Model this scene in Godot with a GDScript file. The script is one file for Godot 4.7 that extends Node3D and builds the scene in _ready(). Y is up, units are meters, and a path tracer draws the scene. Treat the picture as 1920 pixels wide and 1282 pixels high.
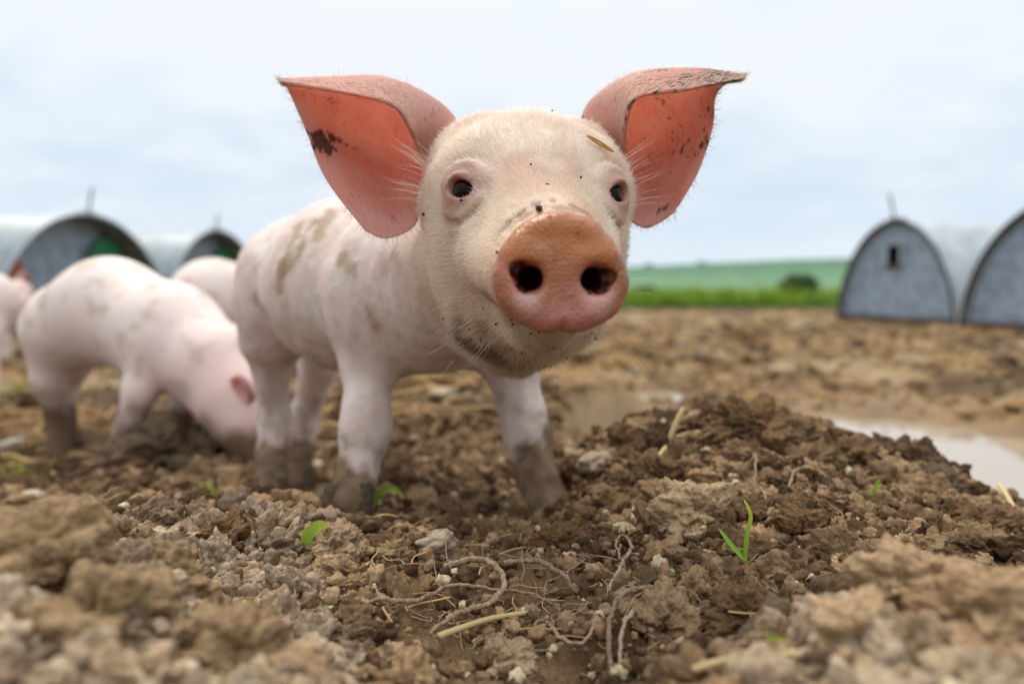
extends Node3D
# A piglet in a muddy field, seen from a few hand-widths away; sty huts and other piglets behind.

const FOCAL := 1400.0            # pixels of a 1920 x 1282 frame
var cam_basis: Basis
var cam_at := Vector3(0, 0.39, 0)
var rng := RandomNumberGenerator.new()
var M := {}
var n_low := FastNoiseLite.new()
var n_mid := FastNoiseLite.new()
var n_fine := FastNoiseLite.new()
var n_tint := FastNoiseLite.new()
var n_cell := FastNoiseLite.new()
var used := {}


func _ready():
	# ---- camera, sky, sun, exposure ----
	rng.seed = 7
	cam_basis = Basis(Vector3.RIGHT, -atan(101.0 / FOCAL))
	var cam := Camera3D.new()
	cam.name = "camera"
	var optics := CameraAttributesPhysical.new()
	optics.frustum_focal_length = 12.0 / (641.0 / FOCAL)
	optics.frustum_near = 0.02
	optics.frustum_far = 3000.0
	optics.frustum_focus_distance = 0.49
	optics.exposure_aperture = 3.5
	cam.attributes = optics
	cam.fov = rad_to_deg(2.0 * atan(641.0 / FOCAL))
	cam.near = 0.02
	cam.far = 3000.0
	cam.transform = Transform3D(cam_basis, cam_at)
	cam.current = true
	add_child(cam)
	var env := Environment.new()
	env.background_mode = Environment.BG_SKY
	var sky := Sky.new()
	var pano := PanoramaSkyMaterial.new()
	pano.panorama = cloud_panorama()
	sky.sky_material = pano
	env.sky = sky
	env.tonemap_mode = Environment.TONE_MAPPER_LINEAR
	env.tonemap_exposure = 1.33
	env.sdfgi_enabled = true
	env.ssao_enabled = true
	env.ssil_enabled = true
	env.fog_enabled = false
	var we := WorldEnvironment.new()
	we.name = "world"
	we.environment = env
	add_child(we)
	var sun := DirectionalLight3D.new()
	sun.name = "sun"
	sun.light_energy = 0.5
	sun.light_angular_distance = 12.0
	sun.light_color = Color(1.0, 0.96, 0.9)
	sun.shadow_enabled = true
	sun.rotation_degrees = Vector3(-58, -150, 0)
	add_child(sun)

	make_noises()
	make_materials()
	make_controls()
	var t := Time.get_ticks_msec()
	build_ground()
	build_water()
	build_far()
	build_huts()
	prints("setting", Time.get_ticks_msec() - t); t = Time.get_ticks_msec()
	build_hero()
	prints("hero", Time.get_ticks_msec() - t); t = Time.get_ticks_msec()
	build_other_pigs()
	prints("pigs", Time.get_ticks_msec() - t); t = Time.get_ticks_msec()
	build_soil()
	build_litter()
	prints("litter", Time.get_ticks_msec() - t)


# ---------------------------------------------------------------- helpers
func at(px: float, py: float, depth: float) -> Vector3:
	return cam_at + cam_basis * (Vector3((px - 960.0) / FOCAL, (641.0 - py) / FOCAL, -1.0) * depth)


func tag(o: Node, label := "", category := "", group := "", kind := ""):
	if label: o.set_meta("label", label)
	if category: o.set_meta("category", category)
	if group: o.set_meta("group", group)
	if kind: o.set_meta("kind", kind)
	return o


func numbered(called: String) -> String:
	var n: int = used.get(called, 0)
	used[called] = n + 1
	return called if n == 0 else "%s_%03d" % [called, n]


func base(called: String, where := Vector3.ZERO) -> Node3D:
	var o := Node3D.new()
	o.name = numbered(called)
	o.position = where
	add_child(o, true)
	return o


func put(called: String, mesh: Mesh, mat: Material, parent: Node = null, where := Transform3D()) -> MeshInstance3D:
	var o := MeshInstance3D.new()
	o.mesh = mesh
	o.material_override = mat
	o.transform = where
	if parent == null:
		o.name = numbered(called)
		add_child(o, true)
	else:
		var n := 0
		for c in parent.get_children():
			if String(c.name) == called or String(c.name).begins_with(called + "_0"):
				n += 1
		o.name = called if n == 0 else "%s_%03d" % [called, n]
		parent.add_child(o, true)
	return o


func array_mesh(v: PackedVector3Array, n: PackedVector3Array, c: PackedColorArray, i: PackedInt32Array, uv := PackedVector2Array()) -> ArrayMesh:
	var a := []
	a.resize(Mesh.ARRAY_MAX)
	a[Mesh.ARRAY_VERTEX] = v
	if n.size(): a[Mesh.ARRAY_NORMAL] = n
	if c.size(): a[Mesh.ARRAY_COLOR] = c
	if uv.size(): a[Mesh.ARRAY_TEX_UV] = uv
	a[Mesh.ARRAY_INDEX] = i
	var m := ArrayMesh.new()
	m.add_surface_from_arrays(Mesh.PRIMITIVE_TRIANGLES, a)
	return m


func smooth_normals(v: PackedVector3Array, idx: PackedInt32Array) -> PackedVector3Array:
	var n := PackedVector3Array()
	n.resize(v.size())
	for k in range(0, idx.size(), 3):
		var a := idx[k]
		var b := idx[k + 1]
		var c := idx[k + 2]
		var f := (v[c] - v[a]).cross(v[b] - v[a])   # clockwise front faces
		n[a] += f
		n[b] += f
		n[c] += f
	for k in n.size():
		n[k] = n[k].normalized()
	return n


func lin(r: float, g: float, b: float) -> Color:
	return Color(r, g, b)


func make_noises():
	for p in [[n_low, 11, 1.1, 3], [n_mid, 23, 9.0, 4], [n_fine, 31, 55.0, 4], [n_tint, 47, 3.0, 4]]:
		var n: FastNoiseLite = p[0]
		n.noise_type = FastNoiseLite.TYPE_SIMPLEX_SMOOTH
		n.seed = p[1]
		n.frequency = p[2]
		n.fractal_type = FastNoiseLite.FRACTAL_FBM
		n.fractal_octaves = p[3]


	n_cell.noise_type = FastNoiseLite.TYPE_CELLULAR
	n_cell.seed = 77
	n_cell.frequency = 26.0
	n_cell.cellular_return_type = FastNoiseLite.RETURN_DISTANCE
	n_cell.cellular_jitter = 0.9


func noise_tex(sd: int, freq: float, octaves: int, ramp: Array = [], size := 512, kind := FastNoiseLite.TYPE_SIMPLEX_SMOOTH) -> NoiseTexture2D:
	var t := NoiseTexture2D.new()
	t.width = size
	t.height = size
	t.seamless = true
	t.generate_mipmaps = false
	var n := FastNoiseLite.new()
	n.seed = sd
	n.noise_type = kind
	n.frequency = freq
	n.fractal_octaves = octaves
	t.noise = n
	if ramp.size():
		var g := Gradient.new()
		g.offsets = PackedFloat32Array(ramp.map(func(x): return x[0]))
		g.colors = PackedColorArray(ramp.map(func(x): return x[1]))
		t.color_ramp = g
	return t


func cloud_panorama() -> ImageTexture:
	var w := 1024
	var h := 512
	var im := Image.create(w, h, false, Image.FORMAT_RGBF)
	var n := FastNoiseLite.new()
	n.seed = 5
	n.noise_type = FastNoiseLite.TYPE_SIMPLEX_SMOOTH
	n.frequency = 1.0
	n.fractal_octaves = 5
	for y in h:
		var el := (0.5 - (y + 0.5) / h) * PI
		for x in w:
			var az := (x + 0.5) / w * TAU
			var d := Vector3(cos(el) * cos(az), sin(el), cos(el) * sin(az))
			# flattened like an overcast deck seen from below
			var up := maxf(d.y, 0.0)
			var q := Vector3(d.x, d.y * 2.6, d.z) * 1.5 / (0.35 + up)
			var c := n.get_noise_3dv(q) * 0.5 + 0.5 + 0.30 * n.get_noise_3dv(q * 3.1 + Vector3(9, 2, 4))
			c = smoothstep(0.15, 0.95, c + 0.5 * smoothstep(0.08, 0.4, up))
			var blue := Vector3(0.515, 0.61, 0.705)
			var white := Vector3(0.67, 0.71, 0.76)
			var col := blue.lerp(white, c)
			col = col.lerp(Vector3(0.57, 0.65, 0.725), smoothstep(0.14, 0.0, up) * 0.75)
			col *= 1.0 + 1.1 * smoothstep(0.30, 1.0, up)
			im.set_pixel(x, y, Color(col.x, col.y, col.z))
	return ImageTexture.create_from_image(im)


func make_materials():
	var m: StandardMaterial3D
	var grain := noise_tex(3, 0.02, 5)
	var pores := noise_tex(4, 0.05, 3)
	m = StandardMaterial3D.new()      # skin
	m.vertex_color_use_as_albedo = true
	m.roughness = 0.6
	m.metallic_specular = 0.28
	m.subsurf_scatter_enabled = true
	m.subsurf_scatter_strength = 0.12
	m.heightmap_enabled = true
	m.heightmap_texture = pores
	m.heightmap_scale = 0.11
	m.uv1_triplanar = true
	m.uv1_scale = Vector3.ONE * 30.0
	M.skin = m
	m = m.duplicate()                 # the moist bare snout
	m.roughness = 0.30
	m.metallic_specular = 0.5
	m.heightmap_texture = noise_tex(6, 0.035, 4)
	m.heightmap_scale = 0.065
	m.uv1_scale = Vector3.ONE * 22.0
	M.snout = m
	m = m.duplicate()                 # far piglets
	m.subsurf_scatter_enabled = false
	m.heightmap_enabled = false
	m.roughness = 0.7
	M.far_skin = m
	m = StandardMaterial3D.new()      # ear skin lets light through
	m.vertex_color_use_as_albedo = true
	m.roughness = 0.55
	m.backlight_enabled = true
	m.backlight = Color(1.0, 0.92, 0.88)
	m.heightmap_enabled = true
	m.heightmap_texture = pores
	m.heightmap_scale = 0.04
	m.uv1_triplanar = true
	m.uv1_scale = Vector3.ONE * 30.0
	M.ear = m
	m = StandardMaterial3D.new()
	m.vertex_color_use_as_albedo = true
	m.roughness = 0.75
	m.metallic_specular = 0.12
	m.backlight_enabled = true
	m.backlight = Color(0.5, 0.47, 0.42)
	M.hair = m
	m = StandardMaterial3D.new()
	m.albedo_color = Color(0.11, 0.07, 0.06)
	m.roughness = 0.06
	m.metallic_specular = 0.22
	M.eye = m
	m = StandardMaterial3D.new()      # soil
	m.vertex_color_use_as_albedo = true
	m.albedo_texture = noise_tex(8, 0.03, 5, [[0.0, Color(0.62, 0.6, 0.58)], [0.5, Color(0.88, 0.88, 0.88)], [1.0, Color(1, 1, 1)]])
	m.roughness = 0.92
	m.metallic_specular = 0.3
	m.heightmap_enabled = true
	m.heightmap_texture = grain
	m.heightmap_scale = 0.3
	m.uv1_triplanar = true
	m.uv1_world_triplanar = true
	m.uv1_scale = Vector3.ONE * 14.0
	M.soil = m
	m = m.duplicate()
	m.heightmap_enabled = false
	M.crumb = m
	m = m.duplicate()
	m.roughness = 0.6
	M.stone = m
	m = StandardMaterial3D.new()
	m.albedo_color = Color(0.20, 0.16, 0.12)
	m.roughness = 0.9
	M.dark_mud = m
	m = StandardMaterial3D.new()
	m.albedo_color = Color(0.62, 0.56, 0.48)
	m.roughness = 0.03
	m.metallic_specular = 0.6
	M.water = m
	m = StandardMaterial3D.new()
	m.vertex_color_use_as_albedo = true
	m.roughness = 0.65
	m.backlight_enabled = true
	m.backlight = Color(0.5, 0.6, 0.2)
	M.leaf = m
	m = StandardMaterial3D.new()
	m.vertex_color_use_as_albedo = true
	m.roughness = 0.7
	M.straw = m
	m = m.duplicate()
	m.albedo_texture = noise_tex(18, 0.03, 4, [[0.2, Color(0.62, 0.58, 0.53)], [0.6, Color(1, 1, 1)]])
	m.uv1_triplanar = true
	m.uv1_world_triplanar = true
	m.uv1_scale = Vector3.ONE * 16.0
	m.heightmap_enabled = true
	m.heightmap_texture = grain
	m.heightmap_scale = 0.12
	M.root = m
	m = StandardMaterial3D.new()
	m.vertex_color_use_as_albedo = true
	m.roughness = 0.95
	m.albedo_texture = noise_tex(12, 0.01, 5, [[0.0, Color(0.7, 0.7, 0.68)], [1.0, Color(1, 1, 1)]])
	m.uv1_triplanar = true
	m.uv1_world_triplanar = true
	m.uv1_scale = Vector3.ONE * 0.02
	M.hill = m
	var zinc := noise_tex(15, 0.012, 5, [[0.0, Color(0.50, 0.48, 0.46)], [0.35, Color(0.60, 0.62, 0.63)], [0.6, Color(0.68, 0.70, 0.71)], [1.0, Color(0.78, 0.79, 0.79)]])
	m = StandardMaterial3D.new()
	m.albedo_texture = zinc
	m.metallic = 0.35
	m.roughness = 0.5
	m.uv1_triplanar = true
	m.uv1_scale = Vector3.ONE * 0.6
	M.zinc = m
	m = m.duplicate()
	m.albedo_color = Color(0.80, 0.83, 0.84)
	M.zinc_old = m
	m = m.duplicate()
	m.albedo_texture = noise_tex(16, 0.012, 5, [[0.0, Color(0.50, 0.49, 0.48)], [0.4, Color(0.60, 0.63, 0.66)], [1.0, Color(0.68, 0.72, 0.75)]])
	m.albedo_color = Color(0.86, 0.90, 0.94)
	m.metallic = 0.1
	m.roughness = 0.62
	m.uv1_scale = Vector3.ONE * 0.9
	M.zinc_wall = m
	for p in [["wood", Color(0.30, 0.23, 0.17), 0.9], ["green", Color(0.0, 0.42, 0.26), 0.6], ["dark", Color(0.16, 0.15, 0.15), 0.7], ["inside", Color(0.28, 0.21, 0.15), 0.9], ["rust", Color(0.62, 0.36, 0.22), 0.8], ["iron", Color(0.34, 0.36, 0.38), 0.6]]:
		m = StandardMaterial3D.new()
		m.albedo_color = p[1]
		m.roughness = p[2]
		M[p[0]] = m


# ---------------------------------------------------------------- ground
var ctl_p := PackedVector2Array()
var ctl_h := PackedFloat32Array()
var ctl_s := PackedFloat32Array()


func control(p: Vector3, spread: float):
	ctl_p.append(Vector2(p.x, p.z))
	ctl_h.append(p.y)
	ctl_s.append(1.0 / (2.0 * spread * spread))


func make_controls():
	# where the mud is heaped and where it is trodden down: points seen in the photograph, set at their distance
	for c in [[60, 1050, .35], [200, 985, .58], [400, 965, .58], [560, 955, .58], [630, 970, .56], [300, 1100, .45], [550, 1100, .46], [60, 1150, .30], [150, 1230, .27], [400, 1260, .29], [590, 1250, .35], [-120, 1150, .28],
			[720, 1000, .62], [900, 1000, .62], [750, 1150, .48], [900, 1100, .52], [1000, 1200, .44], [850, 1270, .40], [1100, 1050, .55], [1200, 1200, .42],
			[655, 1000, .705], [1034, 1030, .758], [508, 965, 1.0], [560, 930, 1.12], [840, 985, .74], [800, 850, 1.0],
			[1330, 742, .8], [1400, 775, .8], [1260, 790, .8], [1250, 860, .75], [1450, 855, .72], [1500, 820, .78], [1600, 850, .74], [1690, 920, .70], [1800, 995, .66], [1920, 1095, .62], [1300, 960, .62], [1500, 950, .6], [1700, 1000, .55],
			[1450, 1050, .52], [1600, 1100, .45], [1850, 1050, .48], [1720, 1170, .30], [1900, 1165, .28], [1560, 1275, .31], [2050, 1200, .28], [2100, 1120, .55], [2100, 1200, .4]]:
		control(at(c[0], c[1], c[2]), 0.085 * c[2] + 0.012)
	for c in [[170, 890, 1.35], [90, 865, 1.5], [470, 850, 1.3], [60, 940, 1.0], [250, 900, 1.15], [30, 800, 1.8], [800, 745, 1.7], [1100, 720, 1.7], [-200, 1000, .8]]:
		control(at(c[0], c[1], c[2]), 0.16 * c[2])
	for c in [[.33, 1.15, .06], [.6, 1.02, .05], [.85, .92, .06], [.45, 1.45, .03], [.12, 1.2, .1], [-.4, 2.6, .03], [.3, 2.6, .02], [1.2, 1.0, .04]]:
		control(Vector3(c[0], c[2], -c[1]), 0.13 * c[1])


func puddle_depth(x: float, z: float) -> float:
	var q := Vector2(x - 0.75, z + 1.60).rotated(0.25)
	var e := Vector2(q.x / 0.60, q.y / 0.60).length() + 0.10 * n_mid.get_noise_2d(x * 0.35, z * 0.35)
	var a := smoothstep(1.18, 0.80, e)
	q = Vector2(x - 0.42, z + 2.55)
	e = Vector2(q.x / 0.20, q.y / 0.16).length() + 0.3 * n_mid.get_noise_2d(x * 0.5, z * 0.5)
	return maxf(a, 0.7 * smoothstep(1.2, 0.7, e))


func height(x: float, z: float, fine := true) -> float:
	var r := sqrt(x * x + z * z)
	var h := 0.0
	if r < 4.0:
		var w := 0.02
		var s := 0.02 * (0.03 + 0.04 * n_low.get_noise_2d(x, z))
		if r < 0.5:
			w = 0.0002
			s = 0.0002 * 0.19
		for k in ctl_p.size():
			var dx := x - ctl_p[k].x
			var dz := z - ctl_p[k].y
			var e := (dx * dx + dz * dz) * ctl_s[k]
			if e < 9.0:
				var g := exp(-e)
				w += g
				s += g * ctl_h[k]
		h = s / w
	var far := 0.05 * n_low.get_noise_2d(x, z) + 0.035 * n_mid.get_noise_2d(x * 0.22, z * 0.22)
	far = far * smoothstep(1.0, 3.0, r) * (1.0 - smoothstep(9.0, 14.0, r) * 0.7)
	h += far
	var pd := puddle_depth(x, z) if r < 5.0 else 0.0
	h = lerpf(h, -0.03, pd)
	if fine:
		var rough := 1.0 - 0.75 * pd
		var m := n_mid.get_noise_2d(x, z)
		h += rough * ((0.011 + 0.009 * smoothstep(0.9, 1.4, r)) * m * smoothstep(0.1, 0.9, r) * (1.0 if r < 8.0 else 0.5) + 0.006 * absf(m))
		if r < 3.0:
			var f := n_fine.get_noise_2d(x, z)
			var wx := x + 0.006 * f
			var wz := z + 0.006 * n_mid.get_noise_2d(x * 3.0 + 9.0, z * 3.0)
			var c1 := n_cell.get_noise_2d(wx, wz) + 1.0
			var c2 := n_cell.get_noise_2d(wx * 2.3 + 5.0, wz * 2.3) + 1.0
			var some := smoothstep(-0.25, 0.25, n_tint.get_noise_2d(x * 2.0, z * 2.0))
			h += rough * (0.026 * (0.22 - c1 * c1) * lerpf(0.5, 1.35, some) + 0.009 * (0.25 - c2 * c2)) * smoothstep(0.15, 0.4, r)
			h += rough * (0.0055 * f + 0.004 * absf(n_fine.get_noise_2d(x * 0.5 + 7.0, z * 0.5)))
	return h


func soil_color(x: float, z: float) -> Color:
	var r := sqrt(x * x + z * z)
	var t := n_tint.get_noise_2d(x * 1.3, z * 1.3) * 0.5 + 0.5
	var u := n_mid.get_noise_2d(x * 0.8 + 40.0, z * 0.8) * 0.5 + 0.5
	var dark := Color(0.103, 0.056, 0.024)
	var tan_ := Color(0.435, 0.263, 0.109)
	var grey := Color(0.261, 0.160, 0.080)
	var c := dark.lerp(grey, smoothstep(0.25, 0.75, u))
	var wet := smoothstep(1.3, 2.6, r) 
	c = c.lerp(dark.lerp(tan_, smoothstep(0.3, 0.65, t)), wet * 0.85)
	if r > 1.5 and r < 12.0:          # trodden straw and dry pale crust
		var s := n_tint.get_noise_2d(x * 0.45 + 9.0, z * 0.9 - 4.0)
		c = c.lerp(Color(0.46, 0.345, 0.20), smoothstep(0.02, 0.35, s) * 0.75 * smoothstep(1.8, 3.0, r))
	if r < 6.0:
		c = c.lerp(Color(0.347, 0.235, 0.132), smoothstep(0.0, 0.35, puddle_depth(x, z)))
		c = c.lerp(Color(0.493, 0.335, 0.180), dry(x, z) * 0.7)
	if r > 1.3:                       # wet dark patches and grey slurry
		var q := n_low.get_noise_2d(x * 1.1 - 20.0, z * 1.8)
		c = c.lerp(Color(0.10, 0.062, 0.034), smoothstep(0.08, 0.32, q) * 0.85)
		c = c.lerp(Color(0.403, 0.270, 0.160), smoothstep(3.4, 2.4, r) * smoothstep(0.0, 0.3, x) * smoothstep(-0.15, 0.2, q + 0.1) * 0.7)
	var edge := 15.0 + 0.8 * n_low.get_noise_2d(x * 0.3, z * 0.3)
	if -z > edge - 2.5 and -z < 300.0:
		c = c.lerp(Color(0.085, 0.055, 0.03), smoothstep(edge - 2.5, edge - 0.8, -z))
	if -z > edge:
		var g := n_low.get_noise_2d(x * 0.25 + 5.0, z * 0.1)
		c = Color(0.075, 0.175, 0.01).lerp(Color(0.15, 0.25, 0.018), smoothstep(-0.3, 0.4, g))
	return c


func dry(x: float, z: float) -> float:   # paler, drier soil on the banks at the front
	var r := sqrt(x * x + z * z)
	var a := x / maxf(-z, 0.01) + 0.06 * n_mid.get_noise_2d(x, z)
	return maxf(smoothstep(-0.21, -0.26, a) * smoothstep(0.68, 0.55, r), smoothstep(0.28, 0.36, a) * smoothstep(0.44, 0.36, r))


func build_ground():
	var angles := PackedFloat32Array()
	var a := -PI
	while a < PI:
		angles.append(a)
		var near := absf(a)
		a += deg_to_rad(0.17) if near < deg_to_rad(44) else deg_to_rad(0.17 + (rad_to_deg(near) - 44.0) * 0.03)
	angles.append(PI)
	var radii := PackedFloat32Array([0.0])
	var r := 0.03
	while r < 900.0:
		radii.append(r)
		if r < 0.17:
			r *= 1.05
		elif r < 1.6:
			r *= 1.0062
		elif r < 6.0:
			r *= 1.013
		else:
			r *= 1.05
	var v := PackedVector3Array()
	var c := PackedColorArray()
	var na := angles.size()
	for rad in radii:
		for an in angles:
			var x := rad * sin(an)
			var z := -rad * cos(an)
			v.append(Vector3(x, height(x, z) if rad < 30.0 else 0.0, z))
			c.append(soil_color(x, z))
	var i := PackedInt32Array()
	for k in radii.size() - 1:
		for j in na - 1:
			var p := k * na + j
			i.append_array([p, p + na, p + na + 1, p, p + na + 1, p + 1])
	prints("ground", v.size())
	var g := put("ground", array_mesh(v, smooth_normals(v, i), c, i), M.soil)
	tag(g, "churned brown mud of the paddock, green with grass beyond it", "ground", "", "structure")


func build_water():
	for p in [["puddle", Vector3(0.80, 0.010, -1.62), Vector2(1.5, 1.5), "milky brown puddle behind the mud heap on the right"], ["puddle", Vector3(0.42, 0.012, -2.55), Vector2(0.6, 0.5), "small pale puddle just left of the mud heap"]]:
		var m := PlaneMesh.new()
		m.size = p[2]
		var o := put(p[0], m, M.water, null, Transform3D(Basis(), p[1]))
		tag(o, p[3], "puddle", "", "structure")


func build_far():
	# the far hill
	var v := PackedVector3Array()
	var c := PackedColorArray()
	var i := PackedInt32Array()
	var nx := 140
	var nz := 24
	for zi in nz + 1:
		for xi in nx + 1:
			var x := lerpf(-900, 900, float(xi) / nx)
			var t := float(zi) / nz
			var z := lerpf(-170, -620, t)
			var top := 10.5 + 6.5 * smoothstep(20, 210, x) + 5.0 * smoothstep(250, 700, x) - 3.0 * smoothstep(0, -300, x) + 1.5 * n_low.get_noise_2d(x * 0.006, 3.0)
			var h := (top + 0.39) * sin(minf(t / 0.6, 1.0) * PI / 2) - 0.2
			h -= 10.0 * smoothstep(0.6, 1.0, t)
			v.append(Vector3(x, h - 0.3 * (1.0 - t), z))
			var band := smoothstep(-0.05, 0.12, n_low.get_noise_2d(x * 0.004 + 3.0, z * 0.012))
			band = clampf(band * 0.6 + smoothstep(0.30, 0.02, t) * 0.8, 0.0, 1.0)
			c.append(Color(0.065, 0.185, 0.085).lerp(Color(0.165, 0.31, 0.145), band))  # bluish tone puts the distance haze into the hill colour
	for zi in nz:
		for xi in nx:
			var p := zi * (nx + 1) + xi
			i.append_array([p, p + nx + 1, p + nx + 2, p, p + nx + 2, p + 1])
	tag(put("hill", array_mesh(v, smooth_normals(v, i), c, i), M.hill), "long green hill on the horizon", "hill", "", "structure")
	# grass strip beyond the mud
	var blade := grass_tuft_mesh(9, 0.16, 0.3, Color(0.10, 0.215, 0.008), Color(0.21, 0.33, 0.018), 3)
	var mm := MultiMesh.new()
	mm.transform_format = MultiMesh.TRANSFORM_3D
	mm.use_colors = true
	mm.mesh = blade
	var spots := []
	for k in 15000:
		var z := -15.0 - 32.0 * pow(rng.randf(), 1.5)
		var x := rng.randf_range(-0.9, 0.9) * -z
		if -z < 15.0 + 0.8 * n_low.get_noise_2d(x * 0.3, z * 0.3) + 0.1:
			continue
		var s := rng.randf_range(0.6, 1.5) * (1.0 + 1.1 * maxf(0.0, n_low.get_noise_2d(x * 0.5, z * 0.5)))
		spots.append([Transform3D(Basis(Vector3.UP, rng.randf() * TAU).scaled(Vector3(s, s, s)), Vector3(x, -0.01, z)), Color(0.75, 0.85, 0.8).lerp(Color(1.45, 1.12, 0.75), clampf(0.5 + 1.1 * n_low.get_noise_2d(x * 0.8, z * 0.8) + 0.3 * rng.randfn(), 0.0, 1.0))])
	mm.instance_count = spots.size()
	for k in spots.size():
		mm.set_instance_transform(k, spots[k][0])
		mm.set_instance_color(k, spots[k][1])
	var g := MultiMeshInstance3D.new()
	g.name = "grass"
	g.multimesh = mm
	g.material_override = M.leaf
	add_child(g)
	tag(g, "bright green grass beyond the mud", "grass", "", "stuff")
	# bushes at the edge of the field and trees on the hill
	bush("bush", Vector3(6.6, 0, -17.2), Vector3(0.50, 0.40, 0.45), 3200, "dark green bush in the grass left of the grey hut", "bush")
	bush("bush", Vector3(3.9, 0, -22.0), Vector3(0.4, 0.28, 0.4), 900, "low leafy weed clump in the grass beside the piglet's snout", "bush")
	bush("bush", Vector3(4.0, 0, -17.6), Vector3(0.3, 0.18, 0.3), 800, "smallest weed clump at the near edge of the grass", "bush")
	bush("tree", Vector3(104, 11.6, -410), Vector3(4.0, 1.8, 3.5), 1400, "distant tree on the low end of the hill", "tree")
	bush("tree", Vector3(73, 10.9, -400), Vector3(3, 1.4, 3), 900, "distant tree just past the piglet's cheek on the hill", "tree")


func bush(called: String, where: Vector3, size: Vector3, leaves: int, label: String, category: String):
	var root := base(called, where)
	tag(root, label, category)
	var v := PackedVector3Array()
	var n := PackedVector3Array()
	var c := PackedColorArray()
	var i := PackedInt32Array()
	var ls := size.length() * 0.09
	for k in leaves:
		var d := Vector3(rng.randfn(), rng.randfn(), rng.randfn()).normalized()
		var lump := 0.75 + 0.45 * n_low.get_noise_3dv(d * 1.6 + where)
		var p := d * size * lump * pow(rng.randf(), 0.35) + Vector3(0, size.y * 0.95, 0)
		if p.y < 0: p.y = -p.y * 0.3
		var t := Vector3(rng.randfn(), rng.randfn(), rng.randfn()).normalized()
		var b := t.cross(d).normalized()
		var col := Color(0.02, 0.05, 0.006).lerp(Color(0.05, 0.10, 0.012), rng.randf())
		var f := v.size()
		var g := b.cross(t * 2.0)
		if g.dot(d) < 0.0: b = -b
		g = b.cross(t).normalized()
		for q in [p - t * ls, p + b * ls * 0.5, p + t * ls, p - b * ls * 0.5]:
			v.append(q)
			n.append((d * 0.5 + g).normalized())
			c.append(col)
		i.append_array([f, f + 1, f + 2, f, f + 2, f + 3] if ((v[f + 2] - v[f]).cross(v[f + 1] - v[f])).dot(g) > 0.0 else [f, f + 2, f + 1, f, f + 3, f + 2])
	put("crown", array_mesh(v, n, c, i), M.leaf, root)
	put("trunk" if called == "tree" else "stem", tube([Vector3(0, -size.y * 0.3, 0), Vector3(0, size.y * 0.9, 0)], size.x * 0.08, size.x * 0.05, 6, Color(0.1, 0.07, 0.04)), M.straw, root)


func grass_tuft_mesh(blades: int, spread: float, tall: float, low: Color, high: Color, sd: int) -> ArrayMesh:
	var rr := RandomNumberGenerator.new()
	rr.seed = sd
	var v := PackedVector3Array()
	var n := PackedVector3Array()
	var c := PackedColorArray()
	var i := PackedInt32Array()
	for k in blades:
		var an := rr.randf() * TAU
		var out := Vector3(cos(an), 0, sin(an))
		var side := Vector3(-out.z, 0, out.x) * tall * 0.022
		var p0 := out * spread * rr.randf() * 0.5
		var h := tall * rr.randf_range(0.55, 1.0)
		var lean := rr.randf_range(0.2, 0.7) * h
		var f := v.size()
		for s in 5:
			var t := s / 4.0
			var p := p0 + Vector3.UP * h * (t - 0.22 * t * t * lean / h) + out * lean * t * t
			var w := 1.0 - t * t * 0.95
			v.append(p - side * w)
			v.append(p + side * w)
			var col := low.lerp(high, t)
			c.append(col)
			c.append(col)
			n.append((out + Vector3.UP).normalized())
			n.append((out + Vector3.UP).normalized())
		for s in 4:
			var q := f + s * 2
			i.append_array([q, q + 1, q + 3, q, q + 3, q + 2])
	return array_mesh(v, smooth_normals(v, i), c, i)


# ---------------------------------------------------------------- huts
func arch(w: float, h: float, steps := 36, peak := 1.05) -> PackedVector2Array:
	var p := PackedVector2Array()
	for k in steps + 1:
		var a := PI * k / steps
		var cx := -cos(a)
		var sy := sin(a)
		p.append(Vector2(signf(cx) * pow(absf(cx), peak) * w / 2, pow(sy, 1.04) * h))
	return p


func plate(poly: PackedVector2Array, x0: float, x1: float) -> ArrayMesh:   # a flat plate in the plane across local x
	var v := PackedVector3Array()
	var n := PackedVector3Array()
	var i := PackedInt32Array()
	var tri := Geometry2D.triangulate_polygon(poly)
	var faces := []
	for k in range(0, tri.size(), 3):
		for x in [[x0, Vector3.LEFT], [x1, Vector3.RIGHT]]:
			var t := []
			for q in 3:
				t.append(Vector3(x[0], poly[tri[k + q]].y, poly[tri[k + q]].x))
			faces.append([t, x[1]])
	var turn := 1.0 if Geometry2D.is_polygon_clockwise(poly) else -1.0
	for k in poly.size():
		var a := poly[k]
		var b := poly[(k + 1) % poly.size()]
		var nn := Vector3(0, (a - b).x, (b - a).y).normalized() * turn
		faces.append([[Vector3(x0, a.y, a.x), Vector3(x0, b.y, b.x), Vector3(x1, b.y, b.x)], nn])
		faces.append([[Vector3(x0, a.y, a.x), Vector3(x1, b.y, b.x), Vector3(x1, a.y, a.x)], nn])
	for f in faces:
		var t: Array = f[0]
		var g: Vector3 = (t[2] - t[0]).cross(t[1] - t[0])      # clockwise front
		if g.dot(f[1]) < 0.0:
			t = [t[0], t[2], t[1]]
		for q in t:
			i.append(v.size())
			v.append(q)
			n.append(f[1])
	return array_mesh(v, n, PackedColorArray(), i)


func box(size: Vector3, centre: Vector3) -> ArrayMesh:
	var b := BoxMesh.new()
	b.size = size
	var st := SurfaceTool.new()
	st.append_from(b, 0, Transform3D(Basis(), centre))
	return st.commit()


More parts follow.
